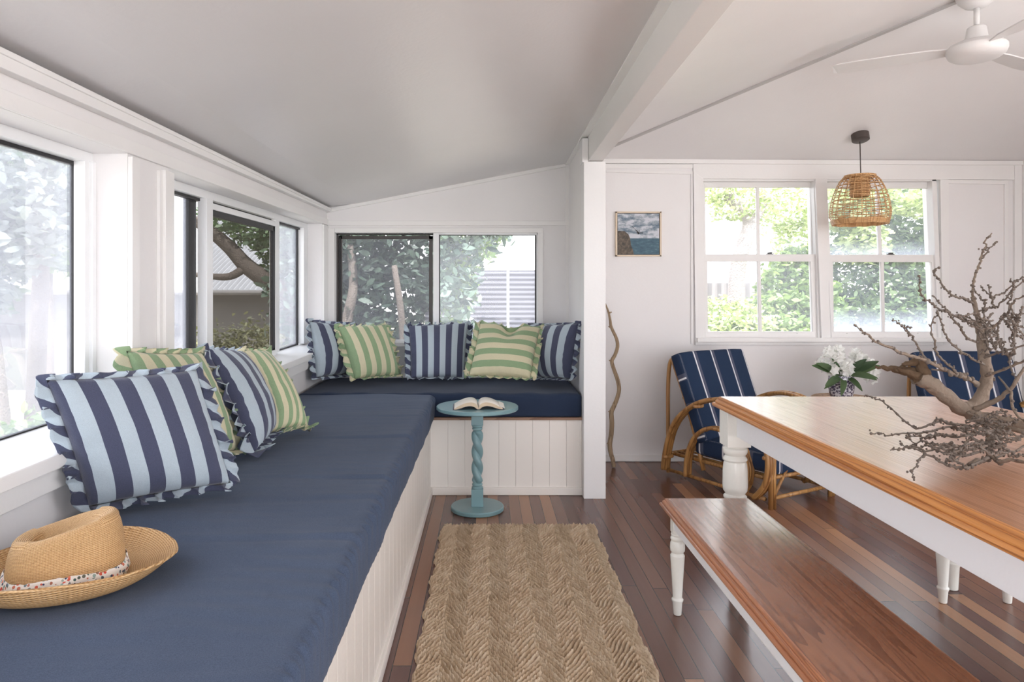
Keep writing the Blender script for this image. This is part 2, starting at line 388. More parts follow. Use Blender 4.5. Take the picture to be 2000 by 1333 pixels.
def leafm(name, a, bcol, trans=.35):
    m, n, l, b = nt(name); out = n['Material Output']; at = nd(n, 'ShaderNodeAttribute'); at.attribute_name = 'tone'
    c = mixc(n, l, at.outputs['Fac'], a, bcol); l.new(c, b.inputs['Base Color']); b.inputs['Roughness'].default_value = .45
    tl = nd(n, 'ShaderNodeBsdfTranslucent'); l.new(mixc(n, l, .5, c, (.9, 1, .3), 'MULTIPLY'), tl.inputs[0])
    mx = nd(n, 'ShaderNodeMixShader'); mx.inputs[0].default_value = trans; l.new(b.outputs[0], mx.inputs[1]); l.new(tl.outputs[0], mx.inputs[2]); l.new(mx.outputs[0], out.inputs[0]); return m
M['leaf_dark'] = leafm('dark_leaves', (.045, .085, .04), (.16, .25, .11))
M['leaf_mid'] = leafm('mid_leaves', (.10, .17, .055), (.30, .40, .13))
M['leaf_lime'] = leafm('lime_leaves', (.26, .33, .13), (.60, .66, .36))
M['leaf_grey'] = leafm('grey_leaves', (.14, .17, .16), (.36, .40, .38))
M['leaf_hedge'] = leafm('hedge_leaves', (.06, .11, .045), (.24, .33, .14))
M['leaf_grey2'] = leafm('cool_leaves', (.035, .06, .045), (.17, .24, .18), .25)
M['twig'] = paint('twig_bark', (.155, .128, .108), .85, .3, .003, .2)
M['torn'] = paint('torn_heartwood', (.10, .065, .04), .9, .4, .006, .2)
M['knob'] = paint('spur_bark', (.13, .105, .088), .9, .3, .004)
M['leaf_olive'] = leafm('olive_leaves', (.085, .09, .045), (.27, .26, .13))
m_, n_, l_, b_ = nt('white_petals'); b_.inputs['Base Color'].default_value = (.93, .93, .92, 1); b_.inputs['Roughness'].default_value = .6
t_ = n_.new('ShaderNodeBsdfTranslucent'); t_.inputs[0].default_value = (.93, .94, .88, 1); x_ = n_.new('ShaderNodeMixShader'); x_.inputs[0].default_value = .4
l_.new(b_.outputs[0], x_.inputs[1]); l_.new(t_.outputs[0], x_.inputs[2]); l_.new(x_.outputs[0], n_['Material Output'].inputs['Surface']); M['petal'] = m_

# ================================================================== THE ROOM
zcl = lambda Y: 1.842+.0115*(Y-3.2)            # low edge of the raked sleep-out ceiling, on the left wall
zcr = lambda Y: 2.2045+.0093*(5.05-Y)          # its high edge, at the beam
dz = lambda Y: .0138*(Y-3)                     # the old wall sags towards the near end
zsill = lambda Y: .838+dz(Y)
zhead = lambda Y: 1.719+dz(Y)
zcb = lambda Y: 1.809+.0177*(Y-3)
XL, XO = -1.186, -1.375
YF = 5.05
b = MB(); b.box(-1.4, 4.15, -2.6, 5.25, -.06, 0); struct(b.build('floor', M['floor']))
# sleep-out ceiling
V = []
for i in range(13):
    Y = -2.6 + i*(5.2+2.6)/12
    V.append([(XO if j == 0 else XL+(.610-XL)*(j/8.0), Y, (zcl(Y) if j == 0 else zcl(Y)+(zcr(Y)-zcl(Y))*min(1, (XL+(.610-XL)*(j/8.0)-XL)/(.572-XL)))) for j in range(9)])
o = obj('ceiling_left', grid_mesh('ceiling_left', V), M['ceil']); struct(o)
md = o.modifiers.new('solid', 'SOLIDIFY'); md.thickness = .05; md.offset = -1
# dining room ceiling: two raked planes meeting on a hip, and a flat collar
b = MB()
A = (.66, YF, 2.2285); Rr = (4.1, YF, 2.215); C_ = (2.5, 3.25, 2.755); D = (4.1, 3.25, 2.74); E = (2.5, -2.6, 2.755); G = (.66, -2.6, 2.2285); Hh = (4.1, -2.6, 2.74)
b.add([A, Rr, C_, D, E, G, Hh], [(0,1,3,2), (0,2,4,5), (2,3,6,4)])
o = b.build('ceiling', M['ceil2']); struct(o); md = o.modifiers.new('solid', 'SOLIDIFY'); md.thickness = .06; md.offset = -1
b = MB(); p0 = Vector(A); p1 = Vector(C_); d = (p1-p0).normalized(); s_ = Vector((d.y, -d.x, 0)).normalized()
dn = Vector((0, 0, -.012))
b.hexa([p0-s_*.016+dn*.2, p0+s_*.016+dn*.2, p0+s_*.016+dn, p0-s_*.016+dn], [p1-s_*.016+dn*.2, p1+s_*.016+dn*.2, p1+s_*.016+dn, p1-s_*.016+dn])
struct(b.build('trim_1', M['joint_shadow']))  # strip along the hip joint, the batten's shadow line put into its grey
# roof over everything, eaves over the far wall
b = MB(); b.add([(-1.5,-2.9,2.02),(-1.5,5.8,2.06),(.66,5.8,2.42),(.66,-2.9,2.42),(2.5,3.0,2.95),(2.5,-2.9,2.95),(4.9,5.8,2.40),(4.9,3.0,2.95),(4.9,-2.9,2.95)],
   [(0,1,2,3),(3,2,4,5),(2,6,7,4),(4,7,8,5)])
o = b.build('roof', M['roofing']); struct(o); md = o.modifiers.new('solid', 'SOLIDIFY'); md.thickness = .03
# left wall, pieces round two window openings
Y1a, Y1b, Y2a, Y2b = .45, 2.25, 2.54, 4.90
b = MB()
b.slab(XO, XL, -2.6, 5.2, lambda Y: 0, lambda Y: .80+dz(Y)-.0)
b.slab(XO, XL, -2.6, 5.2, zhead, lambda Y: zcl(Y)+.004)
low = lambda Y: .80+dz(Y)
for y0, y1 in ((-2.6, Y1a), (Y1b, Y2a), (Y2b, 5.2)): b.slab(XO, XL, y0, y1, low, zhead)
struct(b.build('wall_left', M['wall']))
# far wall
b = MB(); wx0, wx1, wz0, wz1 = -1.128, .374, .872, 1.699
b.box(XO, .66, YF, YF+.15, 0, wz0); b.box(XO, .66, YF, YF+.15, wz1, 2.24)
b.box(XO, wx0, YF, YF+.15, wz0, wz1); b.box(wx1, .66, YF, YF+.15, wz0, wz1)
rx0, rx1, rz0, rz1 = 1.585, 3.365, .905, 2.102
b.box(.66, 4.1, YF, YF+.15, 0, rz0); b.box(.66, 4.1, YF, YF+.15, rz1, 2.26)
b.box(.66, rx0, YF, YF+.15, rz0, rz1); b.box(rx1, 4.1, YF, YF+.15, rz0, rz1)
struct(b.build('wall_far', M['wall']))
# right wall with a wide opening out of view, post-side partition, rear wall stub
b = MB(); b.box(3.94, 4.08, 2.4, 5.2, 0, 2.75); b.box(3.94, 4.08, -.6, 2.4, 2.3, 2.78); b.box(3.94, 4.08, -2.6, -.6, 0, 2.78)
struct(b.build('wall_right', M['wall']))
b = MB(); b.box(.602, .69, 4.22, YF, 0, 2.235); b.box(.590, .602, 4.25, 4.40, .62, 1.88)
struct(b.build('wall_partition', M['wall']))
b = MB(); b.slab(XL-.1, .66, -2.6, -2.5, lambda Y: 2.05, lambda Y: 2.24); b.box(.66, 4.1, -2.6, -2.5, 2.2, 2.76)
struct(b.build('wall_rear', M['wall']))
# beam and post
b = MB()
bz = lambda Y: 2.05+.0135*(4.16-Y)
b.hexa([(.612,-2.5,bz(-2.5)),(.703,-2.5,bz(-2.5)),(.703,-2.5,2.26),(.612,-2.5,zcr(-2.5)-.003)], [(.612,YF,bz(YF)),(.703,YF,bz(YF)),(.703,YF,2.245),(.612,YF,zcr(YF)-.003)])
struct(b.build('trim_2', M['trim'], bevel=.003)).name = 'trim_2'
b = MB(); b.slab(.572, .615, -2.5, YF, lambda Y: zcr(Y)-.016, lambda Y: zcr(Y)+.002); struct(b.build('trim_3', M['trim']))
b = MB(); b.box(.5835, .7165, 4.134, 4.24, 0, 2.046); b.box(.5735, .6105, 4.134, 4.24, 2.04, 2.187)
struct(b.build('trim_4', M['post'], bevel=.003))
# cornices
b = MB(); b.slab(XL, XL+.034, -2.5, YF, zcb, lambda Y: zcl(Y)+.006); b.slab(XL, XL+.04, -2.5, YF, lambda Y: zcl(Y)-.008, lambda Y: zcl(Y)+.007)
struct(b.build('trim_5', M['trim'], bevel=.002))
b = MB(); zc_ = lambda X: 1.863+(X-XL)*(2.2045-1.863)/(.572-XL)
b.hexa([(XL,YF-.025,zc_(XL)-.022),(XL,YF,zc_(XL)-.022),(XL,YF,zc_(XL)+.004),(XL,YF-.025,zc_(XL)+.004)], [(.602,YF-.025,zc_(.602)-.026),(.602,YF,zc_(.602)-.026),(.602,YF,zc_(.602)),(.602,YF-.025,zc_(.602))])
struct(b.build('trim_6', M['trim']))
b = MB(); b.hexa([(.69,YF-.03,2.205),(.69,YF,2.205),(.69,YF,2.23),(.69,YF-.03,2.236)], [(3.94,YF-.03,2.19),(3.94,YF,2.19),(3.94,YF,2.213),(3.94,YF-.03,2.22)])
b.box(.69, 3.94, YF-.008, YF, 2.17, 2.2)
struct(b.build('trim_7', M['trim']))
# boards and battens on the far walls
b = MB()
b.pxrect(640, 432, 1112, 441, YF, YF-.014)                                    # ledge above the sleep-out window
b.pxrect(640, 447, 654.5, 690, YF, YF-.019); b.pxrect(655, 446, 1058, 455, YF, YF-.02); b.pxrect(1050, 446, 1060, 690, YF, YF-.0185)
b.pxrect(1104, 322, 1112, 760, YF, YF-.012)
struct(b.build('trim_8', M['trim'], bevel=.0015))
b = MB()
b.pxprism([(1183,333),(1350,336),(1350,341),(1183,337)], YF, YF-.010)
b.pxrect(1349, 336, 1353, 672, YF, YF-.010)
b.pxprism([(1353,320),(2000,323),(2000,352),(1353,350)], YF, YF-.014)
b.pxprism([(1353,336),(1372,350),(1376,660),(1357,672)], YF, YF-.022)
b.pxprism([(1590,350),(1613,350),(1618,660),(1602,660)], YF, YF-.022)
b.pxprism([(1833,352),(1850,352),(1850,672),(1839,672)], YF, YF-.020)
b.pxprism([(1850,352),(1967,353),(1967,361),(1850,359)], YF, YF-.012)
b.pxrect(1960, 353, 1968, 800, YF, YF-.011); b.pxrect(1978, 322, 1992, 800, YF, YF-.02)
struct(b.build('trim_9', M['trim'], bevel=.0015))
b = MB(); b.pxrect(1355, 659, 1842, 667, YF+.05, YF-.045); b.pxrect(1357, 667, 1842, 674, YF, YF-.018)
struct(b.build('trim_10', M['trim'], bevel=.002))
b = MB(); b.box(.70, 3.94, YF-.014, YF, .006, .052); struct(b.build('baseboard_far', M['trim'], bevel=.002))
b = MB(); b.box(3.925, 3.94, 2.4, YF, .006, .06); struct(b.build('baseboard_right', M['trim']))
# left wall boards: corner post, panel and architraves between the two windows
b = MB()
b.slab(XL, XL+.016, 2.25, 2.30, lambda Y: .86, lambda Y: 1.70); b.slab(XL, XL+.012, 2.445, 2.47, lambda Y: .86, lambda Y: 1.69)
b.slab(XL, XL+.022, 2.47, 2.54, lambda Y: .86, lambda Y: 1.695)
b.slab(XL, XL+.012, Y1a-.1, YF, lambda Y: zhead(Y)+.0, lambda Y: zhead(Y)+.045)
b.slab(XL, XL+.014, Y2b, YF, lambda Y: .86, lambda Y: 1.74)
struct(b.build('trim_11', M['trim'], bevel=.002))
# left sills: sloping board with nosing, apron below
for nme, y0, y1 in (('trim_12', Y1a-.05, Y1b+.03), ('trim_13', Y2a-.03, Y2b+.02)):
    b = MB()
    zs = lambda Y: .8205+dz(Y)
    for (xa, xb, ta, tb, th) in ((-1.36, XL+.046, .030, 0, .026),):
        b.add([(xb,y0,zs(y0)+.002-th),(xb,y1,zs(y1)+.002-th),(xb,y1,zs(y1)+.015),(xb,y0,zs(y0)+.015),(xa,y0,zs(y0)-th),(xa,y1,zs(y1)-th),(xa,y1,zs(y1)+.042),(xa,y0,zs(y0)+.042)],
              [(0,1,2,3),(4,7,6,5),(0,3,7,4),(1,5,6,2),(3,2,6,7),(0,4,5,1)])
    b.slab(XL, XL+.02, y0, y1, lambda Y: zs(Y)-.088, lambda Y: zs(Y)-.02)
    struct(b.build(nme, M['trim'], bevel=.003))
b = MB(); b.slab(XL, XL+.02, Y1b+.03, Y2a-.03, lambda Y: zs(Y)-.088, lambda Y: zs(Y)+.0); b.slab(XL, XL+.034, Y1b+.03, Y2a-.03, lambda Y: zs(Y)-.02, lambda Y: zs(Y)+.012)
struct(b.build('trim_14', M['trim'], bevel=.003))

# ------------------------------------------------------------------ windows
def win(n): e = empty('window_%d' % n); e['kind'] = 'structure'; return e
def part(name, bb, m, par, bevel=0, smooth=False): return bb.build(name, m, par, smooth, bevel)
zgb = lambda Y: .858+dz(Y); zgt = lambda Y: 1.690+dz(Y)
w1 = win(1)
b = MB(); xa, xb = -1.365, -1.30
b.slab(xa, xb, Y1a, Y1b, lambda Y: zgt(Y)-.004, zhead); b.slab(xa, xb, Y1a, Y1b, lambda Y: zgb(Y)-.045, lambda Y: zgb(Y)-.012)
b.slab(-1.338, xb, 2.205, Y1b, zgb, zgt); b.slab(-1.325, xb+.012, 2.228, Y1b, zgb, zgt); b.slab(xa, xb, Y1a, Y1a+.04, zgb, zgt)
part('frame', b, M['alu'], w1, .002)
b = MB(); b.slab(-1.350, -1.336, Y1a, 2.225, lambda Y: zgt(Y)-.016, zgt); b.slab(-1.350, -1.336, Y1a, 2.225, lambda Y: zgb(Y)-.012, lambda Y: zgb(Y)+.006); b.slab(-1.350, -1.336, 2.205, 2.222, zgb, zgt)
b.slab(-1.315, -1.30, 2.235, 2.25, lambda Y: zgt(Y)-.004, zgt)
part('gasket', b, M['dark'], w1)
b = MB(); b.slab(-1.347, -1.343, Y1a, 2.21, zgb, zgt); part('glass', b, M['glass_left'], w1)
w2 = win(2)
zgb2 = lambda Y: .866+dz(Y); zgt2 = lambda Y: 1.683+dz(Y)
b = MB()
b.slab(xa, -1.292, Y2a, Y2b, lambda Y: zgt2(Y)-.002, zhead); b.slab(xa, -1.292, Y2a, Y2b, lambda Y: zgb2(Y)-.04, lambda Y: zgb2(Y)-.012)
b.slab(-1.33, -1.286, 3.13, 3.20, zgb2, zgt2)
b.slab(-1.345, -1.29, 4.80, Y2b, zgb2, zgt2)
part('frame', b, M['alu'], w2, .002)
b = MB()
b.slab(-1.33, -1.29, 4.165, 4.235, zgb2, zgt2); b.slab(-1.315, -1.29, 3.19, 4.17, lambda Y: zgt2(Y)-.045, lambda Y: zgt2(Y)-.015); b.slab(-1.315, -1.29, 3.19, 4.17, lambda Y: zgb2(Y)-.012, lambda Y: zgb2(Y)+.02)
part('sash', b, M['alu'], w2, .002)
b = MB()
b.slab(-1.345, -1.318, Y2a, 4.82, lambda Y: zgt2(Y)-.015, zgt2)
b.slab(-1.36, -1.335, 3.05, 3.13, zgb2, zgt2)
b.slab(-1.318, -1.296, 3.20, 4.16, lambda Y: zgt2(Y)-.075, lambda Y: zgt2(Y)-.045); b.slab(-1.318, -1.296, 3.20, 4.16, lambda Y: zgb2(Y)+.02, lambda Y: zgb2(Y)+.032)
b.slab(-1.318, -1.296, 4.135, 4.165, lambda Y: zgb2(Y)+.02, lambda Y: zgt2(Y)-.045)
b.slab(-1.332, -1.32, 4.235, 4.245, zgb2, zgt2); b.slab(-1.348, -1.33, 4.785, 4.80, zgb2, zgt2); b.slab(-1.348, -1.33, 4.235, 4.8, lambda Y: zgb2(Y)-.012, lambda Y: zgb2(Y)+.002)
part('gasket', b, M['dark'], w2)
b = MB(); b.slab(-1.349, -1.345, Y2a, 3.10, zgb2, zgt2); b.slab(-1.345, -1.341, 4.24, 4.80, zgb2, zgt2); part('glass', b, M['glass_left'], w2)
b = MB(); b.slab(-1.31, -1.308, 3.20, 4.15, lambda Y: zgb2(Y)+.02, lambda Y: zgt2(Y)-.05); part('insect_screen', b, M['screen'], w2)
# far sleep-out window
w3 = win(3); Yw = YF+.03
b = MB()
b.pxprism([(650,449),(1056,449),(1056,459),(650,458)], Yw, Yw+.06); b.pxrect(650, 449, 657, 676, Yw, Yw+.06); b.pxrect(1048, 449, 1056, 676, Yw, Yw+.06)
b.pxrect(846, 455, 857, 670, Yw-.012, Yw+.05); b.pxrect(650, 664, 1056, 676, Yw, Yw+.06)
part('frame', b, M['alu'], w3, .002)
b = MB(); b.pxrect(657, 456, 846, 459, Yw+.0, Yw+.03); b.pxrect(657, 456, 661, 668, Yw, Yw+.03)
b.pxrect(661, 461, 845, 467, Yw+.012, Yw+.03); b.pxrect(662, 461, 668, 668, Yw+.012, Yw+.03); b.pxrect(838, 461, 845, 668, Yw+.012, Yw+.03)
part('screen_frame', b, M['darkf'], w3)
b = MB(); b.pxrect(858, 457, 1048, 460, Yw+.02, Yw+.04); b.pxrect(857.5, 457, 859.5, 668, Yw+.02, Yw+.04); b.pxrect(1045, 457, 1048, 668, Yw+.02, Yw+.04); b.pxrect(663, 463, 665, 668, Yw+.005, Yw+.02)
part('gasket', b, M['dark'], w3)
b = MB(); b.pxrect(859, 459, 1046, 668, Yw+.035, Yw+.038); b.pxrect(664, 462, 844, 668, Yw+.045, Yw+.048); part('glass', b, M['glass_far'], w3)
b = MB(); b.pxrect(666, 464, 842, 668, Yw+.02, Yw+.021); part('insect_screen', b, M['screen2'], w3)
b = MB(); b.pxrect(640, 668, 1060, 676, YF+.03, YF-.05); b.pxrect(645, 676, 1058, 688, YF, YF-.015); struct(b.build('trim_15', M['trim'], bevel=.002))
# double-hung sashes, racked a little as in the old frame
def sash(n, UL, UR, LL, LR, ytop, mr0, mr1, ybot, foot, gm, lockx):
    """UL/UR: glass edges of the upper sash (x at top, x at bottom); LL/LR: of the lower sash"""
    e = win(n); Yu, Yl = YF+.055, YF+.02
    oL = (UL[0]-5, LL[1]-5); oR = (UR[0]+6, LR[1]+9)
    jl = lambda y: oL[0]+(oL[1]-oL[0])*(y-ytop)/(foot-ytop); jr = lambda y: oR[0]+(oR[1]-oR[0])*(y-ytop)/(foot-ytop)
    b = MB()
    b.pxprism([(jl(345)-10,345),(jl(345)-1,345),(jl(foot)-1,foot),(jl(foot)-10,foot)], YF+.0, YF+.12)
    b.pxprism([(jr(345)+1,345),(jr(345)+10,345),(jr(foot)+10,foot),(jr(foot)+1,foot)], YF+.0, YF+.12)
    b.pxprism([(jl(345)-10,348),(jr(345)+10,348),(jr(345)+10,354),(jl(345)-10,354)], YF+.0, YF+.12)
    part('frame', b, M['trim'], e, .002)
    mu = ((UL[0]+UR[0])/2, (UL[1]+UR[1])/2); ml = ((LL[0]+LR[0])/2, (LL[1]+LR[1])/2)
    b = MB()
    b.pxprism([(jl(352),352),(jr(352),352),(UR[0],ytop),(UL[0],ytop)], Yu, Yu+.035)
    b.pxprism([(jl(352),352),(UL[0],ytop),(UL[1],mr0+3),(jl(mr0),mr0+3)], Yu, Yu+.035)
    b.pxprism([(UR[0],ytop),(jr(352),352),(jr(mr0),mr0+3),(UR[1],mr0+3)], Yu, Yu+.035)
    b.pxprism([(mu[0]-3,ytop),(mu[0]+3,ytop),(mu[1]+3,mr0+3),(mu[1]-3,mr0+3)], Yu+.005, Yu+.03)
    b.pxprism([(jl(mr0),mr0+2),(jr(mr0),mr0+2),(jr(mr1),mr1-1),(jl(mr1),mr1-1)], Yu, Yu+.035)
    part('upper_sash', b, M['trim'], e, .0015)
    b = MB()
    b.pxprism([(jl(mr0),mr0),(jr(mr0),mr0),(jr(mr1),mr1),(jl(mr1),mr1)], Yl, Yl+.035)
    b.pxprism([(jl(mr1),mr1),(LL[0],mr1),(LL[1],ybot),(jl(ybot),ybot)], Yl, Yl+.035)
    b.pxprism([(LR[0],mr1),(jr(mr1),mr1),(jr(ybot),ybot),(LR[1],ybot)], Yl, Yl+.035)
    b.pxprism([(ml[0]-3,mr1),(ml[0]+3,mr1),(ml[1]+3,ybot),(ml[1]-3,ybot)], Yl+.005, Yl+.03)
    b.pxprism([(jl(ybot),ybot),(jr(ybot),ybot),(jr(foot),foot),(jl(foot),foot)], Yl, Yl+.035)
    part('lower_sash', b, M['trim'], e, .0015)
    b = MB(); b.pxprism([(UL[0]-1,ytop-1),(UR[0]+1,ytop-1),(UR[1]+1,mr0+3),(UL[1]-1,mr0+3)], Yu+.017, Yu+.020)
    b.pxprism([(LL[0]-1,mr1-1),(LR[0]+1,mr1-1),(LR[1]+1,ybot+1),(LL[1]-1,ybot+1)], Yl+.017, Yl+.020)
    part('glass', b, gm, e)
    b = MB(); c = P(lockx, mr0, Yl); b.box(c.x-.022, c.x+.022, Yl-.012, Yl+.02, c.z, c.z+.006); b.tube([(c.x-.02, Yl, c.z+.009), (c.x+.012, Yl-.01, c.z+.012)], .005); b.lathe([(.009,0),(.009,.012)], (c.x+.004, Yl, c.z+.003), 10)
    part('sash_latch', b, M['steel'], e)
    b = MB()
    for xx in (LL[1]+28, LR[1]-28):
        c = P(xx, foot-6, Yl); b.box(c.x-.014, c.x+.014, Yl-.012, Yl, c.z+.006, c.z+.012)
    part('sash_lift', b, M['trim'], e)
sash(4, (1377,1379), (1583,1585), (1382,1383), (1583,1588), 366, 497, 511, 648, 660, M['glass_sash'], 1504)
sash(5, (1616,1622), (1814,1818), (1627,1629), (1820,1823), 368, 498, 512, 648, 660, M['glass_sash2'], 1740)

# ================================================================== BUILT-IN WINDOW SEAT
seat = empty('window_seat', (0, 0, 0))
tag(seat, 'white grooved-board L-shaped window bench built below the windows', 'bench')
def groove(bb, fixed, a0, a1, z0, z1, axis, t=.014, pitch=.1045):
    """boarding with v-grooves; axis 'x' faces +X and runs along Y, 'y' faces -Y and runs along X"""
    k = a0; pts = []
    while k < a1-1e-6:
        e = min(k+pitch, a1)
        pts += [(k, 0.0), (k+.0017, -.0035), (k+.0034, 0.0)] if k > a0 else [(k, 0)]
        k = e
    pts.append((a1, 0))
    f = (lambda s, d: (fixed+d, s)) if axis == 'x' else (lambda s, d: (s, fixed-d))
    vs = []
    for s, d in pts: x, y = f(s, d); vs += [(x, y, z0), (x, y, z1)]
    n = len(pts); fs = [(2*i, 2*i+2, 2*i+3, 2*i+1) for i in range(n-1)]
    bb.add(vs, fs)
    if axis == 'x': bb.box(fixed-t-.01, fixed-.007, a0, a1, z0, z1)
    else: bb.box(a0, a1, fixed+.007, fixed+t+.01, z0, z1)
XB, YB, ZB = -.350, 4.215, .480
b = MB(); groove(b, XB, -.6, YB+.0, .045, ZB-.004, 'x'); part('side_panel', b, M['panel'], seat)
b = MB(); groove(b, YB, XB, .583, .045, ZB-.012, 'y'); part('end_panel', b, M['panel'], seat)
b = MB(); b.box(XB-.004, XB+.013, -.6, YB-.012, .001, .050); b.box(XB-.004, .583, YB-.014, YB+.004, .001, .050)
part('kickboard', b, M['panel'], seat, .003)
b = MB(); b.box(XL+.002, XB+.002, -.6, YB, ZB-.016, ZB); b.box(XL+.002, .59, YB-.012, YF-.03, ZB-.016, ZB)
part('seat_board', b, M['ply'], seat, .001)
b = MB(); b.box(.568, .583, YB-.004, YB+.01, .05, ZB-.016); part('corner_bead', b, M['panel'], seat, .002)

def cushion(name, x0, x1, y0, y1, z0, z1, r, mat, step=.03, fx=None, stepy=None):
    """soft slab: a gridded box with rounded edges and pulled cloth"""
    nx = max(4, int((x1-x0)/step)); ny = max(4, int((y1-y0)/(stepy or step))); nz = max(8, int((z1-z0)/.013))
    bm = bmesh.new(); vs = {}
    def vert(i, j, k):
        key = (i, j, k)
        if key not in vs:
            p = Vector((x0+(x1-x0)*i/nx, y0+(y1-y0)*j/ny, z0+(z1-z0)*k/nz))
            q = Vector((min(max(p.x, x0+r), x1-r), min(max(p.y, y0+r), y1-r), min(max(p.z, z0+r*.5), z1-r)))
            d = p-q
            if d.length > 1e-9: p = q + d.normalized()*min(r, d.length) if d.length > r*.5 else p
            if fx: p = fx(p, i/nx, j/ny, k/nz)
            vs[key] = bm.verts.new(p)
        return vs[key]
    def face(a, b_, c, d):
        try: bm.faces.new((a, b_, c, d))
        except ValueError: pass
    for i in range(nx):
        for j in range(ny):
            face(vert(i,j,nz), vert(i+1,j,nz), vert(i+1,j+1,nz), vert(i,j+1,nz)); face(vert(i,j,0), vert(i,j+1,0), vert(i+1,j+1,0), vert(i+1,j,0))
    for j in range(ny):
        for k in range(nz):
            face(vert(nx,j,k), vert(nx,j+1,k), vert(nx,j+1,k+1), vert(nx,j,k+1)); face(vert(0,j,k), vert(0,j,k+1), vert(0,j+1,k+1), vert(0,j+1,k))
    for i in range(nx):
        for k in range(nz):
            face(vert(i,0,k), vert(i+1,0,k), vert(i+1,0,k+1), vert(i,0,k+1)); face(vert(i,ny,k), vert(i,ny,k+1), vert(i+1,ny,k+1), vert(i+1,ny,k))
    me = bpy.data.meshes.new(name); bm.to_mesh(me); bm.free()
    return obj(name, me, mat, None, True)
def long_fx(p, u, v, w):
    nz_ = noise.noise(Vector((p.x*2.2, p.y*4.5, 1)))
    if w > .9:
        # creases running in from the front edge
        e = max(0, (u-.35)/.65)
        p.z += .0024*math.sin(p.y*74+4*math.sin(p.y*6+p.x*5))*e**1.6*(.25+1.5*max(0, noise.noise(Vector((p.y*1.7, p.x*2, 5))))) + .008*nz_ + .0016*noise.noise(Vector((p.x*9, p.y*30, 2)))
        for yc, a in ((2.93, .0065), (2.30, .006), (3.42, .004), (1.72, .006), (2.05, .004)):
            t = (p.y-yc-.05*(p.x+.6)); p.z -= a*math.exp(-(t/.018)**2)*e; p.z += a*.6*math.exp(-((t-.035)/.02)**2)*e
    if u > .985:
        g_ = math.sin(p.y*165+5*noise.noise(Vector((p.y*4, 0, 0))))+.6*math.sin(p.y*97+2*math.sin(p.y*11)); p.x += .0085*g_*(.25+.75*w*w)*(.5+1.2*abs(noise.noise(Vector((p.y*2.3, 3, 0)))))*(1 if w > .1 else .3) + .006*noise.noise(Vector((p.y*6, p.z*3, 2)))
        p.x += -.006*math.exp(-((p.y-2.95)/.03)**2)*w
    return p
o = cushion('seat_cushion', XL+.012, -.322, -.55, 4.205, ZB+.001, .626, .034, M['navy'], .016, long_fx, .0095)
tag(o, 'long blue canvas bench cushion under the left windows, straw hat on it', 'seat cushion', 'window bench cushions')
def far_fx(p, u, v, w):
    if w > .9: p.z += .004*noise.noise(Vector((p.x*5, p.y*5, 3))) + (.003*math.sin(p.x*30)*max(0, 1-v*3))
    return p
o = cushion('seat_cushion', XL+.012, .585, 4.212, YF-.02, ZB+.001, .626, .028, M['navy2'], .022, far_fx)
tag(o, 'dark navy bench cushion below the far window, beside the white post', 'seat cushion', 'window bench cushions')

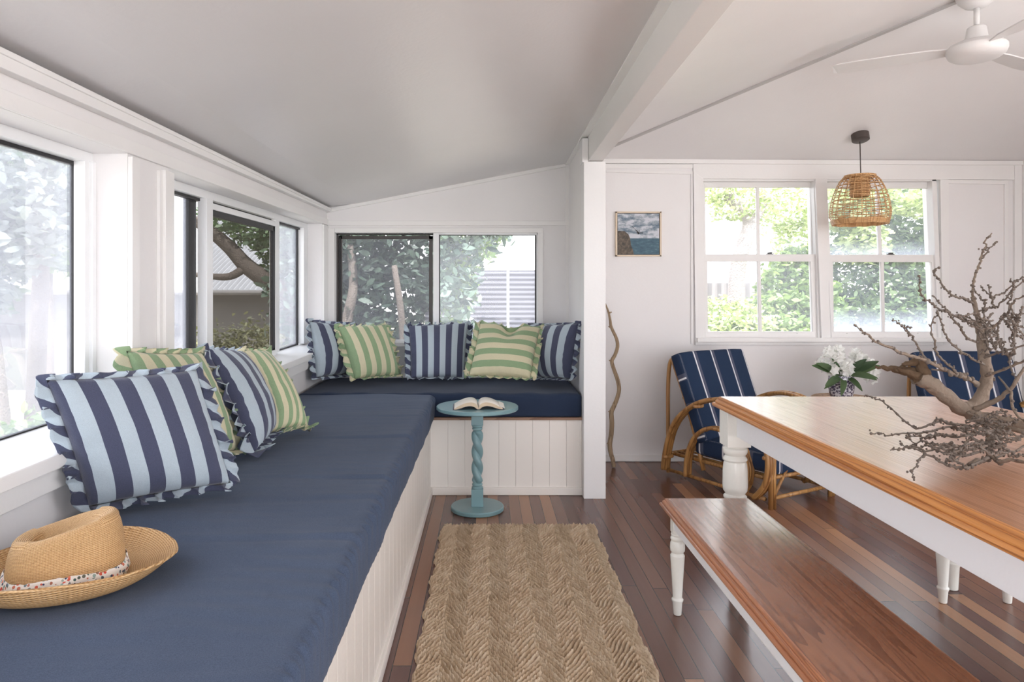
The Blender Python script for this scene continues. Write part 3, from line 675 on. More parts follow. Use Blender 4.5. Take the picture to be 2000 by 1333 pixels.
# ================================================================== THROW PILLOWS
def pillow(label, group, corners, mat, stripes, phase=0.0, horiz=False, thick=.13, rw=.042, seed=0, dent=0.0, name='throw_pillow'):
    """corners: bottom-left, bottom-right, top-right, top-left seen from the front"""
    rr = random.Random(seed)
    BLc, BRc, TRc, TLc = [Vector(c) for c in corners]
    cen = (BLc+BRc+TRc+TLc)/4
    TLc += (TLc-TRc)*.02; TRc += (TRc-TLc)*.02; up_ = Vector((0, 0, .006)); TLc += up_; TRc += up_
    nrm = ((BRc-BLc)+(TRc-TLc)).cross((TLc-BLc)+(TRc-BRc)).normalized()      # towards the front
    root = empty(name, (cen.x, cen.y, min(BLc.z, BRc.z))); tag(root, label, 'pillow', group)
    off = root.location
    def base(u, v): return BLc*(1-u)*(1-v)+BRc*u*(1-v)+TRc*u*v+TLc*(1-u)*v
    def edge_in(u, v):
        # sides pull in between the corners
        a = 2*u-1; c = 2*v-1
        uu = .5+.5*a*(1-.035*(1-c*c)); vv = .5+.5*c*(1-.035*(1-a*a))
        return uu, vv
    N = 34
    cfg = []
    def surf(side):
        G = []; U = []
        for i in range(N+1):
            row = []; ur = []
            for j in range(N+1):
                u = i/N; v = j/N
                # cluster rows at the rim
                u = .5-.5*math.cos(PI*u)*.96-.0*u if 0 < i < N else u; v = .5-.5*math.cos(PI*v)*.96 if 0 < j < N else v
                uu, vv = edge_in(u, v); p = base(uu, vv)
                a = 1-(2*u-1)**2; c = 1-(2*v-1)**2
                h = (max(a, 0)*max(c, 0))**.42
                w = noise.noise(Vector((u*3.1+seed*7.7, v*3.1, side*3)))*.10 + noise.noise(Vector((u*9+seed, v*9, side*5)))*.035
                # gathers radiating from the seam
                e = min(u, 1-u, v, 1-v); s_ = (v if min(u, 1-u) < min(v, 1-v) else u)
                g = math.exp(-(e/.10)**2)*.05*math.sin(s_*44+seed*2+3*noise.noise(Vector((s_*5, seed, 0))))
                h2 = h*(1+w)+g*h*1.6
                belly = .98+.42*(1-v)*(1 if side > 0 else 0)
                d = thick*.5*h2*belly*side
                if dent: 
                    q = math.exp(-((u-.52)/.13)**2)*math.exp(-((1-v)/.28)**2)
                    p = p + (BLc-TLc)*(dent*q); d -= thick*.25*q*side
                row.append(tuple(p+nrm*d-off)); ur.append(((v if horiz else u)*stripes+phase, v))
            G.append(row); U.append(ur)
        return G, U
    G1, U1 = surf(1); G2, U2 = surf(-1)
    me = grid_mesh('cover', G1, U1); o1 = obj('cover', me, mat, root, True)
    me2 = grid_mesh('cover_back', G2, U2)
    bm = bmesh.new(); bm.from_mesh(me); 
    bm2 = bmesh.new(); bm2.from_mesh(me2); bmesh.ops.reverse_faces(bm2, faces=bm2.faces); bm2.to_mesh(me2); bm2.free()
    bm.from_mesh(me2); bmesh.ops.remove_doubles(bm, verts=bm.verts, dist=.0002); bm.to_mesh(me); bm.free(); me.update()
    me.polygons.foreach_set('use_smooth', [True]*len(me.polygons))
    # ruffle
    n = 4*75; G = []; U = []
    per = []
    for k in range(n+1):
        s_ = (k % n)/n*4; q = int(s_); t = s_-q
        u, v = [(t, 0), (1, t), (1-t, 1), (0, 1-t)][q]
        per.append((u, v, q, t))
    sidelen = [(BRc-BLc).length]*4
    ph = [0.0]
    for k in range(n+1):
        u, v, q, t = per[k]; uu, vv = edge_in(u, v); p = base(uu, vv)
        if dent:
            qd = math.exp(-((u-.52)/.13)**2)*math.exp(-((1-v)/.28)**2); p = p+(BLc-TLc)*(dent*qd)
        eu = (BRc-BLc).normalized(); ev = (TLc-BLc).normalized()
        dirs = [-ev, eu, ev, -eu]; d0 = dirs[q]; 
        cr = .13
        if t > 1-cr: d0 = (d0*(1-(t-1+cr)/cr*.5)+dirs[(q+1) % 4]*((t-1+cr)/cr*.5)).normalized()
        if t < cr: d0 = (d0*(1-(cr-t)/cr*.5)+dirs[(q-1) % 4]*((cr-t)/cr*.5)).normalized()
        row = []; ur = []; S = k/n*4
        f = 2*PI*S*7.2+6.5*noise.noise(Vector((S*2.7, seed, 1)))
        A = .0150*(1+1.1*noise.noise(Vector((S*4, seed, 9)))); lean = .10*math.sin(S*5+seed)
        bot = (q == 0); top_ = math.exp(-((v-1)/.12)**2)*math.exp(-(max(0, abs(u-.5)-.42)/.05)**2)
        for m_ in range(6):
            r = m_/5
            wv = math.sin(f+.5*r)*A*(r**.8)*1.5
            tv = (math.cos(f+.5*r)*.55+.4*math.sin(2*f+1))*A*r
            tang = dirs[(q+1) % 4]
            ex = rw*r*(1+.15*noise.noise(Vector((S*6, seed, 4))))*(.55 if bot else 1)*(1-.5*top_)*(1-.32*math.exp(-(min(t, 1-t)/.035)**2))
            pp = p + d0*ex*(1-.12*abs(math.sin(f))) + nrm*(wv+lean*rw*r*2+(.035*r*(1 if bot else 0))-.014*r*top_) + tang*tv
            if pp.z < .6275: pp.z = .6275+.002*abs(math.sin(f))
            row.append(tuple(pp-off)); ur.append((S*5.6+.2*seed+.35*r+.25*noise.noise(Vector((S*8, seed, 2))), r))
        G.append(row); U.append(ur)
    me = grid_mesh('ruffle', G, U); o2 = obj('ruffle', me, mat, root, True)
    md = o2.modifiers.new('cloth', 'SOLIDIFY'); md.thickness = .0016; md.offset = 0
    # seam lip with its own look: pale piping line
    return root
gl = 'frilled pillows leaning on the left windows'; gf = 'frilled pillows along the far window'
ZP = .664
pillow('large blue and navy striped pillow with frilled edge, nearest one, behind the straw hat', gl,
       [(-1.100,1.885,ZP-.005), (-.790,2.10,ZP), P(379,727,2.13), P(97,747,1.80)], M['blue'], 4.6, .27, thick=.15, seed=1, rw=.038)
pillow('green and cream striped pillow peeking out directly behind the largest blue one', gl,
       [(-1.105,2.31,ZP), P(460,880,2.56), P(391,692,2.60), P(250,690,2.18)], M['green'], 5.0, .1, thick=.13, seed=2)
pillow('blue striped pillow seen edge-on between the two left green pillows', gl,
       [P(497,884,2.55), (-.915,2.90,ZP), P(470,690,3.02), P(405,684,2.66)], M['blue'], 4.4, .35, thick=.15, seed=3)
pillow('green striped pillow slumped at the far end of the left-hand stack', gl,
       [P(530,846,2.86), P(600,838,2.98), P(520,690,3.25), P(478,688,3.0)], M['green'], 4.6, .55, thick=.14, seed=4, rw=.035)
pillow('blue striped pillow turned into the far left corner of the bench', gf,
       [P(618,738,4.45), P(700,730,4.86), P(694,636,4.90), P(606,630,4.48)], M['blue'], 4.4, .58, thick=.14, seed=5)
pillow('green pillow with upright stripes, second from the corner under the far window', gf,
       [P(693,741,4.50), P(780,733,4.72), P(752,636,4.84), P(662,640,4.62)], M['green'], 4.55, .02, thick=.14, seed=6)
pillow('blue upright-striped pillow in the middle between two green ones', gf,
       [P(802,740,4.62), P(908,738,4.66), P(912,633,4.86), P(800,638,4.82)], M['blue'], 4.75, .0, thick=.13, seed=7)
pillow('green pillow with sideways stripes and a dented top', gf,
       [P(915,735,4.46), P(1036,740,4.40), P(1054,640,4.62), P(940,632,4.66)], M['green'], 4.7, .5, horiz=True, thick=.14, seed=8, dent=.10)
pillow('blue striped pillow at the right end against the white post', gf,
       [P(1045,738,4.66), P(1114,741,4.45), P(1128,634,4.30), P(1030,636,4.88)], M['blue'], 4.3, .1, thick=.13, seed=9, rw=.03)

# ================================================================== STRAW HAT
hat = empty('straw_hat', (-.905, 1.47, .628), math.radians(28)); tag(hat, 'woven straw hat with floral ribbon lying on the bench cushion', 'hat')
def hat_part(name, prof, seg=72):
    """prof(a, t) -> (x, y, z, v)"""
    pass
nseg = 88
def crown_r(a): return (.113/ (abs(math.cos(a))**2.3+abs(math.sin(a)*1.18)**2.3)**(1/2.3))
G = []; U = []
prof = [(1.0, .0), (1.0, .02), (.985, .045), (.965, .075), (.94, .102), (.905, .122), (.855, .136), (.78, .142), (.66, .137), (.52, .127), (.38, .119), (.24, .115), (.10, .113), (.01, .113)]
prof = spline(prof, 4)
L = 0; Lv = [0]
for i in range(1, len(prof)): L += math.hypot((prof[i][0]-prof[i-1][0])*.115, prof[i][1]-prof[i-1][1]); Lv.append(L)
for k in range(nseg):
    a = 2*PI*k/nseg; R0 = crown_r(a); row = []; ur = []
    for i, (r, z) in enumerate(prof):
        x = R0*r*math.cos(a); y = R0*r*math.sin(a)*1.0
        # long crease down the middle, higher at the back rim
        rim = math.exp(-((r-.80)/.16)**2)
        zz = z*(.86+.14*math.cos(a+.3)*min(1, z/.1)) - .008*math.exp(-(y/.035)**2)*(1 if z > .1 else 0)*math.exp(-((x-.0)/.09)**2)
        if z > .13 and abs(math.cos(a)) > .75: zz += .004
        # pinch at the front
        if z > .06: 
            q = math.exp(-((a if a < PI else a-2*PI)/.5)**2)
        row.append((x, y, zz)); ur.append((k/nseg*120, Lv[i]/.0036))
    G.append(row); U.append(ur)
uv_wrap[0] = 120.0
me = grid_mesh('crown', G, U, closed_u=True); o = obj('crown', me, M['straw'], hat, True)
md = o.modifiers.new('straw', 'SOLIDIFY'); md.thickness = .0025; md.offset = -1
G = []; U = []; nb = 26
for k in range(nseg):
    a = 2*PI*k/nseg; R0 = crown_r(a); ox = .212*math.cos(a); oy = .178*math.sin(a)
    Rb = math.hypot(ox, oy)*(1+.02*math.sin(3*a+1)); row = []; ur = []
    for i in range(nb+1):
        t = i/nb; r = R0+(Rb-R0)*t
        curl = abs(math.sin(a))
        z = .004 + .010*t*t + (.024*curl**1.2+.020)*max(0, (t-.40)/.60)**1.7 + .007*math.sin(2*a+.6)*t
        z = max(z, .003)
        pull = 1-.05*curl*max(0, (t-.55)/.45)**2
        row.append((r*math.cos(a)*(pull if curl > .2 else 1), r*math.sin(a)*pull, z)); ur.append((k/nseg*120, (r-R0)/.0036))
    # rolled lip
    x, y, z = row[-1]; s_ = 1-.004/Rb
    row.append((x*(1+.002/Rb), y*(1+.002/Rb), z-.003)); ur.append((k/nseg*120, (Rb-R0)/.0036+.6))
    row.append((x*s_, y*s_, z-.006)); ur.append((k/nseg*120, (Rb-R0)/.0036+1.2))
    G.append(row); U.append(ur)
me = grid_mesh('brim', G, U, closed_u=True); o = obj('brim', me, M['straw'], hat, True)
md = o.modifiers.new('straw', 'SOLIDIFY'); md.thickness = .003; md.offset = 0
uv_wrap[0] = 1.0
G = []
for k in range(nseg+1):
    a = 2*PI*k/nseg; R0 = crown_r(a)*1.02+.0015+.0012*math.sin(17*a); row = []
    hgt = .034+.004*math.sin(3*a)
    for i in range(8):
        t = i/7; z = .006+hgt*t; rr = R0+.003*math.sin(PI*t)+.0016*math.sin(9*a+6*t)-.004*t*t
        row.append((rr*math.cos(a), rr*math.sin(a), z))
    G.append(row)
o = obj('ribbon', grid_mesh('ribbon', G), M['floral'], hat, True); md = o.modifiers.new('cloth', 'SOLIDIFY'); md.thickness = .001
# knot and two short tails at the side towards the camera
ka = math.radians(-88); kc = Vector((math.cos(ka)*crown_r(ka)*1.06, math.sin(ka)*crown_r(ka)*1.06, .024)); tg = Vector((-math.sin(ka), math.cos(ka), 0))
b = MB(); b.lathe([(.004,-.013),(.010,-.009),(.0125,0),(.011,.008),(.004,.012)], kc, 12); b.build('ribbon_knot', M['floral'], hat, True)
for sg, nm, mt in ((1, 'ribbon_tail', M['floral']), (-1, 'ribbon_tail', M['label_white'])):
    G = []
    for i in range(9):
        t = i/8; c = kc + tg*sg*(.004+.050*t) + Vector((math.cos(ka), math.sin(ka), 0))*(.010+.004*math.sin(t*5)) ; row = []
        for j in range(4): row.append(tuple(c+Vector((0, 0, (j/3-.5)*(.014+.018*t)-.006*t+.003*math.sin(t*7+sg)))))
        G.append(row)
    o = obj(nm, grid_mesh(nm, G), mt, hat, True); md = o.modifiers.new('cloth', 'SOLIDIFY'); md.thickness = .001

# ================================================================== ROUND SIDE TABLE AND BOOK
TX, TY = -.058, 3.93
st = empty('pedestal_table', (TX, TY, 0)); tag(st, 'small round teal side table with a twisted column', 'side table')
zt = .600
b = MB(); b.lathe([(.001,0),(.148,0),(.152,.004),(.152,.020),(.148,.025),(.001,.025)], (0,0,.001), 56); b.build('base', M['teal'], st, 2)
b = MB(); b.lathe([(.001,0),(.231,0),(.235,.004),(.235,.018),(.231,.022),(.001,.022)], (0,0,zt-.022), 64); b.build('tabletop', M['teal'], st, 2)
b = MB(); b.box(-.034,.034,-.034,.034,.026,.125)
b.lathe([(.030,.123),(.033,.128),(.030,.134),(.026,.138),(.030,.143),(.030,.150),(.024,.156)], (0,0,0), 24)
b.build('column_block', M['teal'], st, 2, .0015); b = MB(); b.box(-.034,.034,-.034,.034,zt-.107,zt-.022)
b.lathe([(.024,zt-.142),(.030,zt-.136),(.030,zt-.128),(.026,zt-.124),(.033,zt-.118),(.033,zt-.110),(.028,zt-.106)], (0,0,0), 24)
b.build('column_block', M['teal'], st, 2, .0015)
G = []; z0, z1 = .150, zt-.138; nz = 110; nsg = 40
for k in range(nsg):
    row = []
    for i in range(nz+1):
        t = i/nz; z = z0+(z1-z0)*t; a = 2*PI*k/nsg
        env = min(1, t/.06, (1-t)/.06); rr = .0175+.0165*(abs(math.cos((a + t*PI*3.4)))**.9)*env + .004*(1-env)
        row.append((rr*math.cos(a), rr*math.sin(a), z))
    G.append(row)
obj('twisted_column', grid_mesh('twisted_column', G, closed_u=True), M['teal'], st, True)
bk = empty('open_book', (TX+.005, TY-.05, zt+.001), math.radians(2)); tag(bk, 'open paperback book lying on the round teal table', 'book')
def page_profile(side, lift=0.0):
    # section across the book: rises from the spine, arches and comes down at the fore edge
    pts = [(0.0, .006), (.006, .022), (.018, .034), (.038, .040), (.062, .038), (.088, .030), (.112, .018), (.134, .005)]
    return [(side*x, z) for x, z in spline(pts, 4)]
for side, nm in ((-1, 'page_block'), (1, 'page_block')):
    top = page_profile(side); und = [(side*x, z) for x, z in spline([(.001,.001),(.010,.004),(.022,.014),(.044,.020),(.070,.017),(.098,.008),(.120,.002),(.136,.001)], 4)]
    b = MB(); n = len(top); hw = .095
    vs = [(x, -hw, z) for x, z in top]+[(x, hw, z) for x, z in top]+[(x, -hw, z) for x, z in und]+[(x, hw, z) for x, z in und]
    fs = []
    for i in range(n-1):
        fs += [(i, i+1, n+i+1, n+i), (2*n+i, 3*n+i, 3*n+i+1, 2*n+i+1), (i, 2*n+i, 2*n+i+1, i+1), (n+i, n+i+1, 3*n+i+1, 3*n+i)]
    fs += [(n-1, 3*n-1, 4*n-1, 2*n-1), (0, n, 3*n, 2*n)]
    b.add(vs, fs); o = b.build(nm, M['paper'], bk)
    o.data.materials.append(M['paper_edge'])
    for k, pl in enumerate(o.data.polygons):
        if k % 4 in (2, 3) and k < 4*(n-1) or k == 4*(n-1): pl.material_index = 1
        else: pl.use_smooth = True
b = MB()
cv = spline([(-.142,.0005),(-.120,.0008),(-.098,.006),(-.070,.0155),(-.044,.0185),(-.022,.0125),(-.010,.003),(0,.0003),(.010,.003),(.022,.0125),(.044,.0185),(.070,.0155),(.098,.006),(.120,.0008),(.143,.0012)], 3)
b.add([(x, -.099, z) for x, z in cv]+[(x, .099, z) for x, z in cv], [(i, i+1, len(cv)+i+1, len(cv)+i) for i in range(len(cv)-1)])
o = b.build('cover', M['cover'], bk, True); md = o.modifiers.new('card', 'SOLIDIFY'); md.thickness = .0006; md.offset = 1
b = MB(); b.add([(.118,-.094,.0165),(.147,-.088,.006),(.149,.09,.007),(.120,.094,.0175)], [(0,1,2,3)]); o = b.build('loose_page', M['paper'], bk); md = o.modifiers.new('card', 'SOLIDIFY'); md.thickness = .0005

# ================================================================== RUG
x0, x1, y0, y1 = -.243, .552, .9, 3.64
nx, ny = 250, 760
xs = np.linspace(0, 1, nx+1); ys = np.linspace(y0, y1, ny+1)
Xg, Yg = np.meshgrid(xs, ys, indexing='ij')
rng = np.random.default_rng(3)
t_ = (Yg-y0)/(y1-y0)
xa = x0 + .006*np.sin(Yg*23)+.004*np.sin(Yg*61+1) - .004*(1-t_); xb_ = x1 - .012*(1-t_)*1.0 + .006*np.sin(Yg*19+2)+.003*np.sin(Yg*57) + .02*t_
Xw = xa+(xb_-xa)*Xg
wpx = Xg*.8; cw = .083
tri = np.abs(((wpx/cw) % 2)-1)*cw
pit = .031
ph_ = (Yg+.0035*np.sin(Xg*40)+tri*1.75)/pit
row = np.floor(ph_); fr = ph_-row
along = wpx/.0092+row*.37; seg_ = np.floor(along); fa = along-seg_
hh = (np.sin(np.pi*fr)**1.0)*(.70+.30*np.sin(np.pi*fa)**.8)
rnd = np.sin(row*127.1+seg_*311.7)*43758.5453; rnd = rnd-np.floor(rnd)
rnd2 = np.sin(row*12.7+np.floor(wpx/.06)*71.3)*9631.7; rnd2 = rnd2-np.floor(rnd2)
hh = hh*(.94+.12*rnd)
Zg = .003+.023*hh + .0015*rng.standard_normal(hh.shape)*.6
edge = np.minimum.reduce([Xg/.012, (1-Xg)/.012, (Yg-y0)/.012+1e-9, (y1-Yg)/.012]); Zg = np.where(edge < 1, Zg*np.clip(edge, .25, 1), Zg)
Yw2 = Yg + np.where(Yg > y1-.03, .006*np.sin(Xg*60)+.005*np.sin(Xg*171), 0)
vv = np.stack([Xw, Yw2, Zg], -1).reshape(-1, 3)
idx = np.arange((nx+1)*(ny+1)).reshape(nx+1, ny+1)
q = np.stack([idx[:-1,:-1], idx[1:,:-1], idx[1:,1:], idx[:-1,1:]], -1).reshape(-1, 4)
me = bpy.data.meshes.new('rug'); me.vertices.add(len(vv)); me.vertices.foreach_set('co', vv.ravel())
me.loops.add(q.size); me.loops.foreach_set('vertex_index', q.ravel().astype(np.int32)); me.polygons.add(len(q)); me.polygons.foreach_set('loop_start', np.arange(0, q.size, 4, dtype=np.int32))
try: me.polygons.foreach_set('loop_total', np.full(len(q), 4, dtype=np.int32))
except Exception: pass
me.update(calc_edges=True); me.validate()
at = me.attributes.new('tone', 'FLOAT', 'POINT'); at.data.foreach_set('value', (.25+.35*rnd+.25*rnd2).ravel())
o = obj('rug', me, M['jute'], None, True); tag(o, 'chunky woven jute rug with a herringbone pattern on the wooden floor', 'rug')

# ================================================================== DINING TABLE AND BENCHES
def turned(bb, prof, seg=28): bb.lathe(prof, (0,0,0), seg)
def board_top(rings_, edge, top, par, nme='tabletop', inset=.028):
    b = MB(); b.rings(rings_); o = b.build(nme, top, par)
    o.data.materials.append(edge)
    for pl in o.data.polygons:
        if abs(pl.normal.z) < .98 or pl.center.z < rings_[-1][4]-.001 or pl.area < .2: pl.material_index = 1
    return o
tx0, tx1, ty0, ty1, tz = .976, 2.022, .95, 2.972, .802
dt = empty('dining_table', ((tx0+tx1)/2, (ty0+ty1)/2, 0)); tag(dt, 'large dining table with orange pine top, white apron and turned white legs', 'dining table')
ox, oy = dt.location.x, dt.location.y
def rr_(i, z): return (tx0+i-ox, tx1-i-ox, ty0+i-oy, ty1-i-oy, z)
board_top([rr_(.030, tz-.046), rr_(.008, tz-.046), rr_(.002, tz-.042), rr_(.0, tz-.036), rr_(.002, tz-.030), rr_(.006, tz-.0275), rr_(.0115, tz-.0275), rr_(.0115, tz-.0235), rr_(.0125, tz-.019), rr_(.016, tz-.0145), rr_(.0205, tz-.0125), rr_(.0205, tz-.0085), rr_(.0215, tz-.0045), rr_(.0245, tz-.0015), rr_(.029, tz)], M['table_edge'], M['table_top'], dt)
b = MB(); a = .055; zb_, zt_ = tz-.150, tz-.044
def apron(bb, x0, x1, y0, y1, zb_, zt_, t=.022):
    bb.box(x0, x0+t, y0, y1, zb_, zt_); 
for nm, bx in (('apron', (tx0+a-ox, tx0+a+.024-ox, ty0+.13-oy, ty1-.13-oy)), ('apron', (tx1-a-.024-ox, tx1-a-ox, ty0+.13-oy, ty1-.13-oy)),
           ('apron', (tx0+.13-ox, tx1-.13-ox, ty1-a-.024-oy, ty1-a-oy)), ('apron', (tx0+.13-ox, tx1-.13-ox, ty0+a-oy, ty0+a+.024-oy))):
    b = MB(); b.box(*bx, zb_, zt_); b.build(nm, M['apron'], dt, False, .002)
def table_leg(par, x, y, Ht, blk=.049, blkh=.15, s=1.0, mat=None, w=.05):
    k = Ht
    e = MB(); e.box(-blk, blk, -blk, blk, Ht-blkh, Ht-.0005)
    z = Ht-blkh
    r = [(.018,.001),(.021,.004),(.026,.10),(.033,.112),(.034,.118),(.027,.126),(.027,.130),(.036,.22*k/.76),(.044,.34*k/.76),(.046,.362*k/.76),(.040,.372*k/.76),(.040,.378*k/.76),(.048,.384*k/.76),(.050,.392*k/.76)]
    r2 = [(.040,z-.235),(.042,z-.228),(.047,z-.218),(.047,z-.212),(.040,z-.205),(.041,z-.199),(.049,z-.188),(.051,z-.170),(.050,z-.105),(.047,z-.078),(.044,z-.066),(.049,z-.060),(.049,z-.054),(.044,z-.048),(.041,z-.040),(.047,z-.033),(.051,z-.022),(.050,z-.012),(.043,z-.006),(.043,z+.002)]
    r = [q for q in r if q[1] < z-.245]+r2
    e.lathe([(q[0]*s, q[1]) for q in r], (0,0,0), 32)
    o = e.build('leg', mat or M['cream'], par, 2, .0015); o.location = (x-ox_, y-oy_, 0); return o
ox_, oy_ = ox, oy
for x in (tx0+.066, tx1-.066):
    for y in (ty1-.10, ty0+.10): table_leg(dt, x, y, tz-.044)
def bench(x0, x1, y0, y1, z, label, first=None):
    e = empty('dining_bench', ((x0+x1)/2, (y0+y1)/2, 0)); tag(e, label, 'bench', 'pine dining benches')
    bx, by = e.location.x, e.location.y
    def q(i, zz): return (x0+i-bx, x1-i-bx, y0+i-by, y1-i-by, zz)
    board_top([q(.026, z-.036), q(.007, z-.036), q(.001, z-.032), q(0, z-.027), q(.002, z-.0225), q(.005, z-.0205), q(.0095, z-.0205), q(.0095, z-.0175), q(.0105, z-.0135), q(.0135, z-.0105), q(.0175, z-.0095), q(.0175, z-.0065), q(.0185, z-.003), q(.0215, z-.0008), q(.026, z)], M['bench_edge'], M['bench_top'], e, 'seat')
    a = .036; zt2 = z-.036; zb2 = z-.105
    for bxs in ((x0+a, x0+a+.02, y0+.08, y1-.08), (x1-a-.02, x1-a, y0+.08, y1-.08), (x0+.06, x1-.06, y1-a-.02, y1-a), (x0+.06, x1-.06, y0+a, y0+a+.02)):
        b = MB(); b.box(bxs[0]-bx, bxs[1]-bx, bxs[2]-by, bxs[3]-by, zb2, zt2); b.build('apron', M['apron'], e, False, .002)
    for lx in (x0+.055, x1-.055):
        for ly in (y1-.065, y0+.065):
            m = MB(); k = .022; m.box(-k, k, -k, k, zt2-.085, zt2-.0005); zz = zt2-.085
            m.lathe([(.0135,.001),(.0150,.004),(.0185,.050),(.0215,.056),(.0225,.062),(.0180,.068),(.0180,.074),(.0215,.140),(.0265,.215),(.0275,.232),(.0225,.240),(.0225,.244),(.0275,.250),(.0285,.262),(.0275,zz-.040),(.0235,zz-.030),(.0265,zz-.024),(.0265,zz-.018),(.0225,zz-.012),(.0255,zz-.006),(.0235,zz),(.0235,zz+.003)], (0,0,0), 26)
            o = m.build('leg', M['cream'], e, 2, .0015); o.location = (lx-bx, ly-by, 0)
    return e
bench(.682, 1.048, 1.16, 2.712, .440, 'pine bench with turned white legs in front of the dining table')
bench(1.780, 2.150, 1.16, 2.815, .440, 'second bench tucked under the far side of the table, mostly legs showing')

# ================================================================== RATTAN ARMCHAIRS
def chair_cushion(nm, par, w, d, t, xf, mat, stripes=3.9, ph=.2):
    """w across x, d along, t thick; xf maps local (x, s, h) to the chair's space"""
    N = 16; 
    def sup(a, n=.35): return math.copysign(abs(a)**n, a)
    G = []; U = []; seg = 40; 
    # closed cross sections across the width: superellipse in (x,h), swept along s
    for k in range(seg):
        a = 2*PI*(k+.5)/seg; row = []; ur = []
        for i in range(N+3):
            t_ = min(max((i-1)/N, 0), 1); s_ = d*(.5-.5*math.cos(PI*t_))*1.0
            e = 1 if 0 < i < N+2 else .0
            round_ = min(1, (min(t_, 1-t_)/.07)**.5) if 0 < t_ < 1 else .0
            rnd = .82+.18*round_
            x = sup(math.cos(a), .36)*w/2*(rnd if e else 0); h = sup(math.sin(a), .42)*t/2*(.80+.20*round_ if e else 0)
            h *= 1+.10*math.cos(PI*x/w)
            row.append(tuple(xf(x, s_, h))); ur.append((x/w*stripes+ph if abs(x) < w*.485 else s_*5.2+.3, s_))
        G.append(row); U.append(ur)
    uvs = U
    # uv wrap: keep the last seam local
    me = grid_mesh(nm, G+[G[0]], uvs+[uvs[0]])
    bm = bmesh.new(); bm.from_mesh(me); bmesh.ops.remove_doubles(bm, verts=bm.verts, dist=.0003); bmesh.ops.recalc_face_normals(bm, faces=bm.faces); bm.to_mesh(me); bm.free()
    return obj(nm, me, mat, par, True)
def armchair(loc, th, label, w=.56):
    e = empty('rattan_armchair', loc, th); tag(e, label, 'armchair', 'rattan armchairs by the far wall')
    hw = w/2
    big = [(0,.035),(.02,.16),(.075,.32),(.16,.43),(.30,.525),(.46,.572),(.62,.555),(.74,.48),(.82,.37),(.845,.25),(.82,.13),(.745,.035)]
    small = [(.20,.04),(.215,.18),(.27,.30),(.36,.375),(.46,.395),(.57,.37),(.66,.30),(.70,.21),(.69,.11),(.64,.03)]
    for sx in (-1, 1):
        x = sx*hw
        b = MB()
        for k in range(3):
            off = (k-1)*.024; sh = .012*(k-1)
            b.tube([(x+off, -s, z+.008+abs(off)*.2) for s, z in spline(big, 5)], .0135, 8)
        o = b.build('arm_rail', M['rattan'], e, True)
        b = MB()
        for k in range(3):
            off = (k-1)*.021
            b.tube([(x+off-sx*.003, -s, z+.006) for s, z in spline(small, 5)], .012, 8)
        b.build('arm_loop', M['rattan'], e, True)
        for s_, z_ in ((.03,.14),(.30,.52),(.83,.30)):                      # cane bindings
            b = MB(); b.lathe([(.043,-.010),(.047,-.006),(.047,.006),(.043,.010)], (x, -s_, z_), 14, .95, .42); b.build('cane_binding', M['rattan'], e, True)
    for sx in (-1, 1):
        x = sx*(hw-.045)
        b = MB(); b.tube([(x-.0*sx, -.30, .10), (x, -.27, .20), (x+sx*.006, -.16, .52), (x+sx*.008, -.03, .80)], .0145); b.build('back_post', M['rattan'], e, True)
        b = MB(); b.tube(spline([(x+sx*.012, .005, .02), (x+sx*.010, .01, .30), (x+sx*.008, .012, .60), (x+sx*.006, -.002, .76), (x+sx*.004, -.03, .80)], 4), .0135); b.build('rear_leg', M['rattan'], e, True)
        b = MB(); b.tube([(x, -.02, .155), (x, -.80, .165)], .013); b.tube([(x+sx*.03, -.03, .045), (x+sx*.03, -.80, .05)], .012); b.build('side_rail', M['rattan'], e, True)
        b = MB()
        for dx in (-.0135, .0135): b.tube([(sx*(hw-.03)+dx, -.835, .0), (sx*(hw-.03)+dx, -.835, .34)], .0135)
        b.build('front_leg', M['rattan'], e, True)
        b = MB(); b.tube([(sx*(hw-.05), -.83, .07), (sx*(hw-.20), -.80, .20)], .010); b.build('brace', M['rattan'], e, True)
    for y, z, nm in ((-.83, .060, 'front_stretcher'), (-.80, .165, 'seat_rail'), (-.03, .16, 'rear_rail'), (-.05, .79, 'top_rail'), (-.14, .55, 'back_rail')):
        b = MB(); b.tube([(-hw+.03, y, z), (hw-.03, y, z)], .012); b.build(nm, M['rattan'], e, True)
    b = MB()
    for k in range(7): x = -hw+.08+k*(w-.16)/6; b.tube([(x, -.04, .165), (x, -.80, .172)], .008)
    b.build('seat_slats', M['rattan'], e, True)
    cw = w+.03
    chair_cushion('seat_cushion', e, cw-.07, .56, .14, lambda x, s, h: (x, -.25-s, .255+h+.0*s), M['chair'], 3.9, .70)
    ax = Vector((0, .235, .56)).normalized(); nx_ = Vector((0, -ax.z, ax.y))
    bb = Vector((0, -.325, .285))
    chair_cushion('back_cushion', e, cw, .60, .115, lambda x, s, h: tuple(bb+Vector((x*(1-.05*(1-s/.6)), 0, 0))+ax*s+nx_*h), M['chair'], 3.9, .70)
    return e
armchair((1.475, 4.80, 0), math.radians(29), 'rattan armchair with striped navy cushions and hooped arms, left of the flowers', .60)
armchair((3.20, 4.72, 0), math.radians(-4), 'rattan armchair behind the bare branch, only its navy striped back showing', .61)

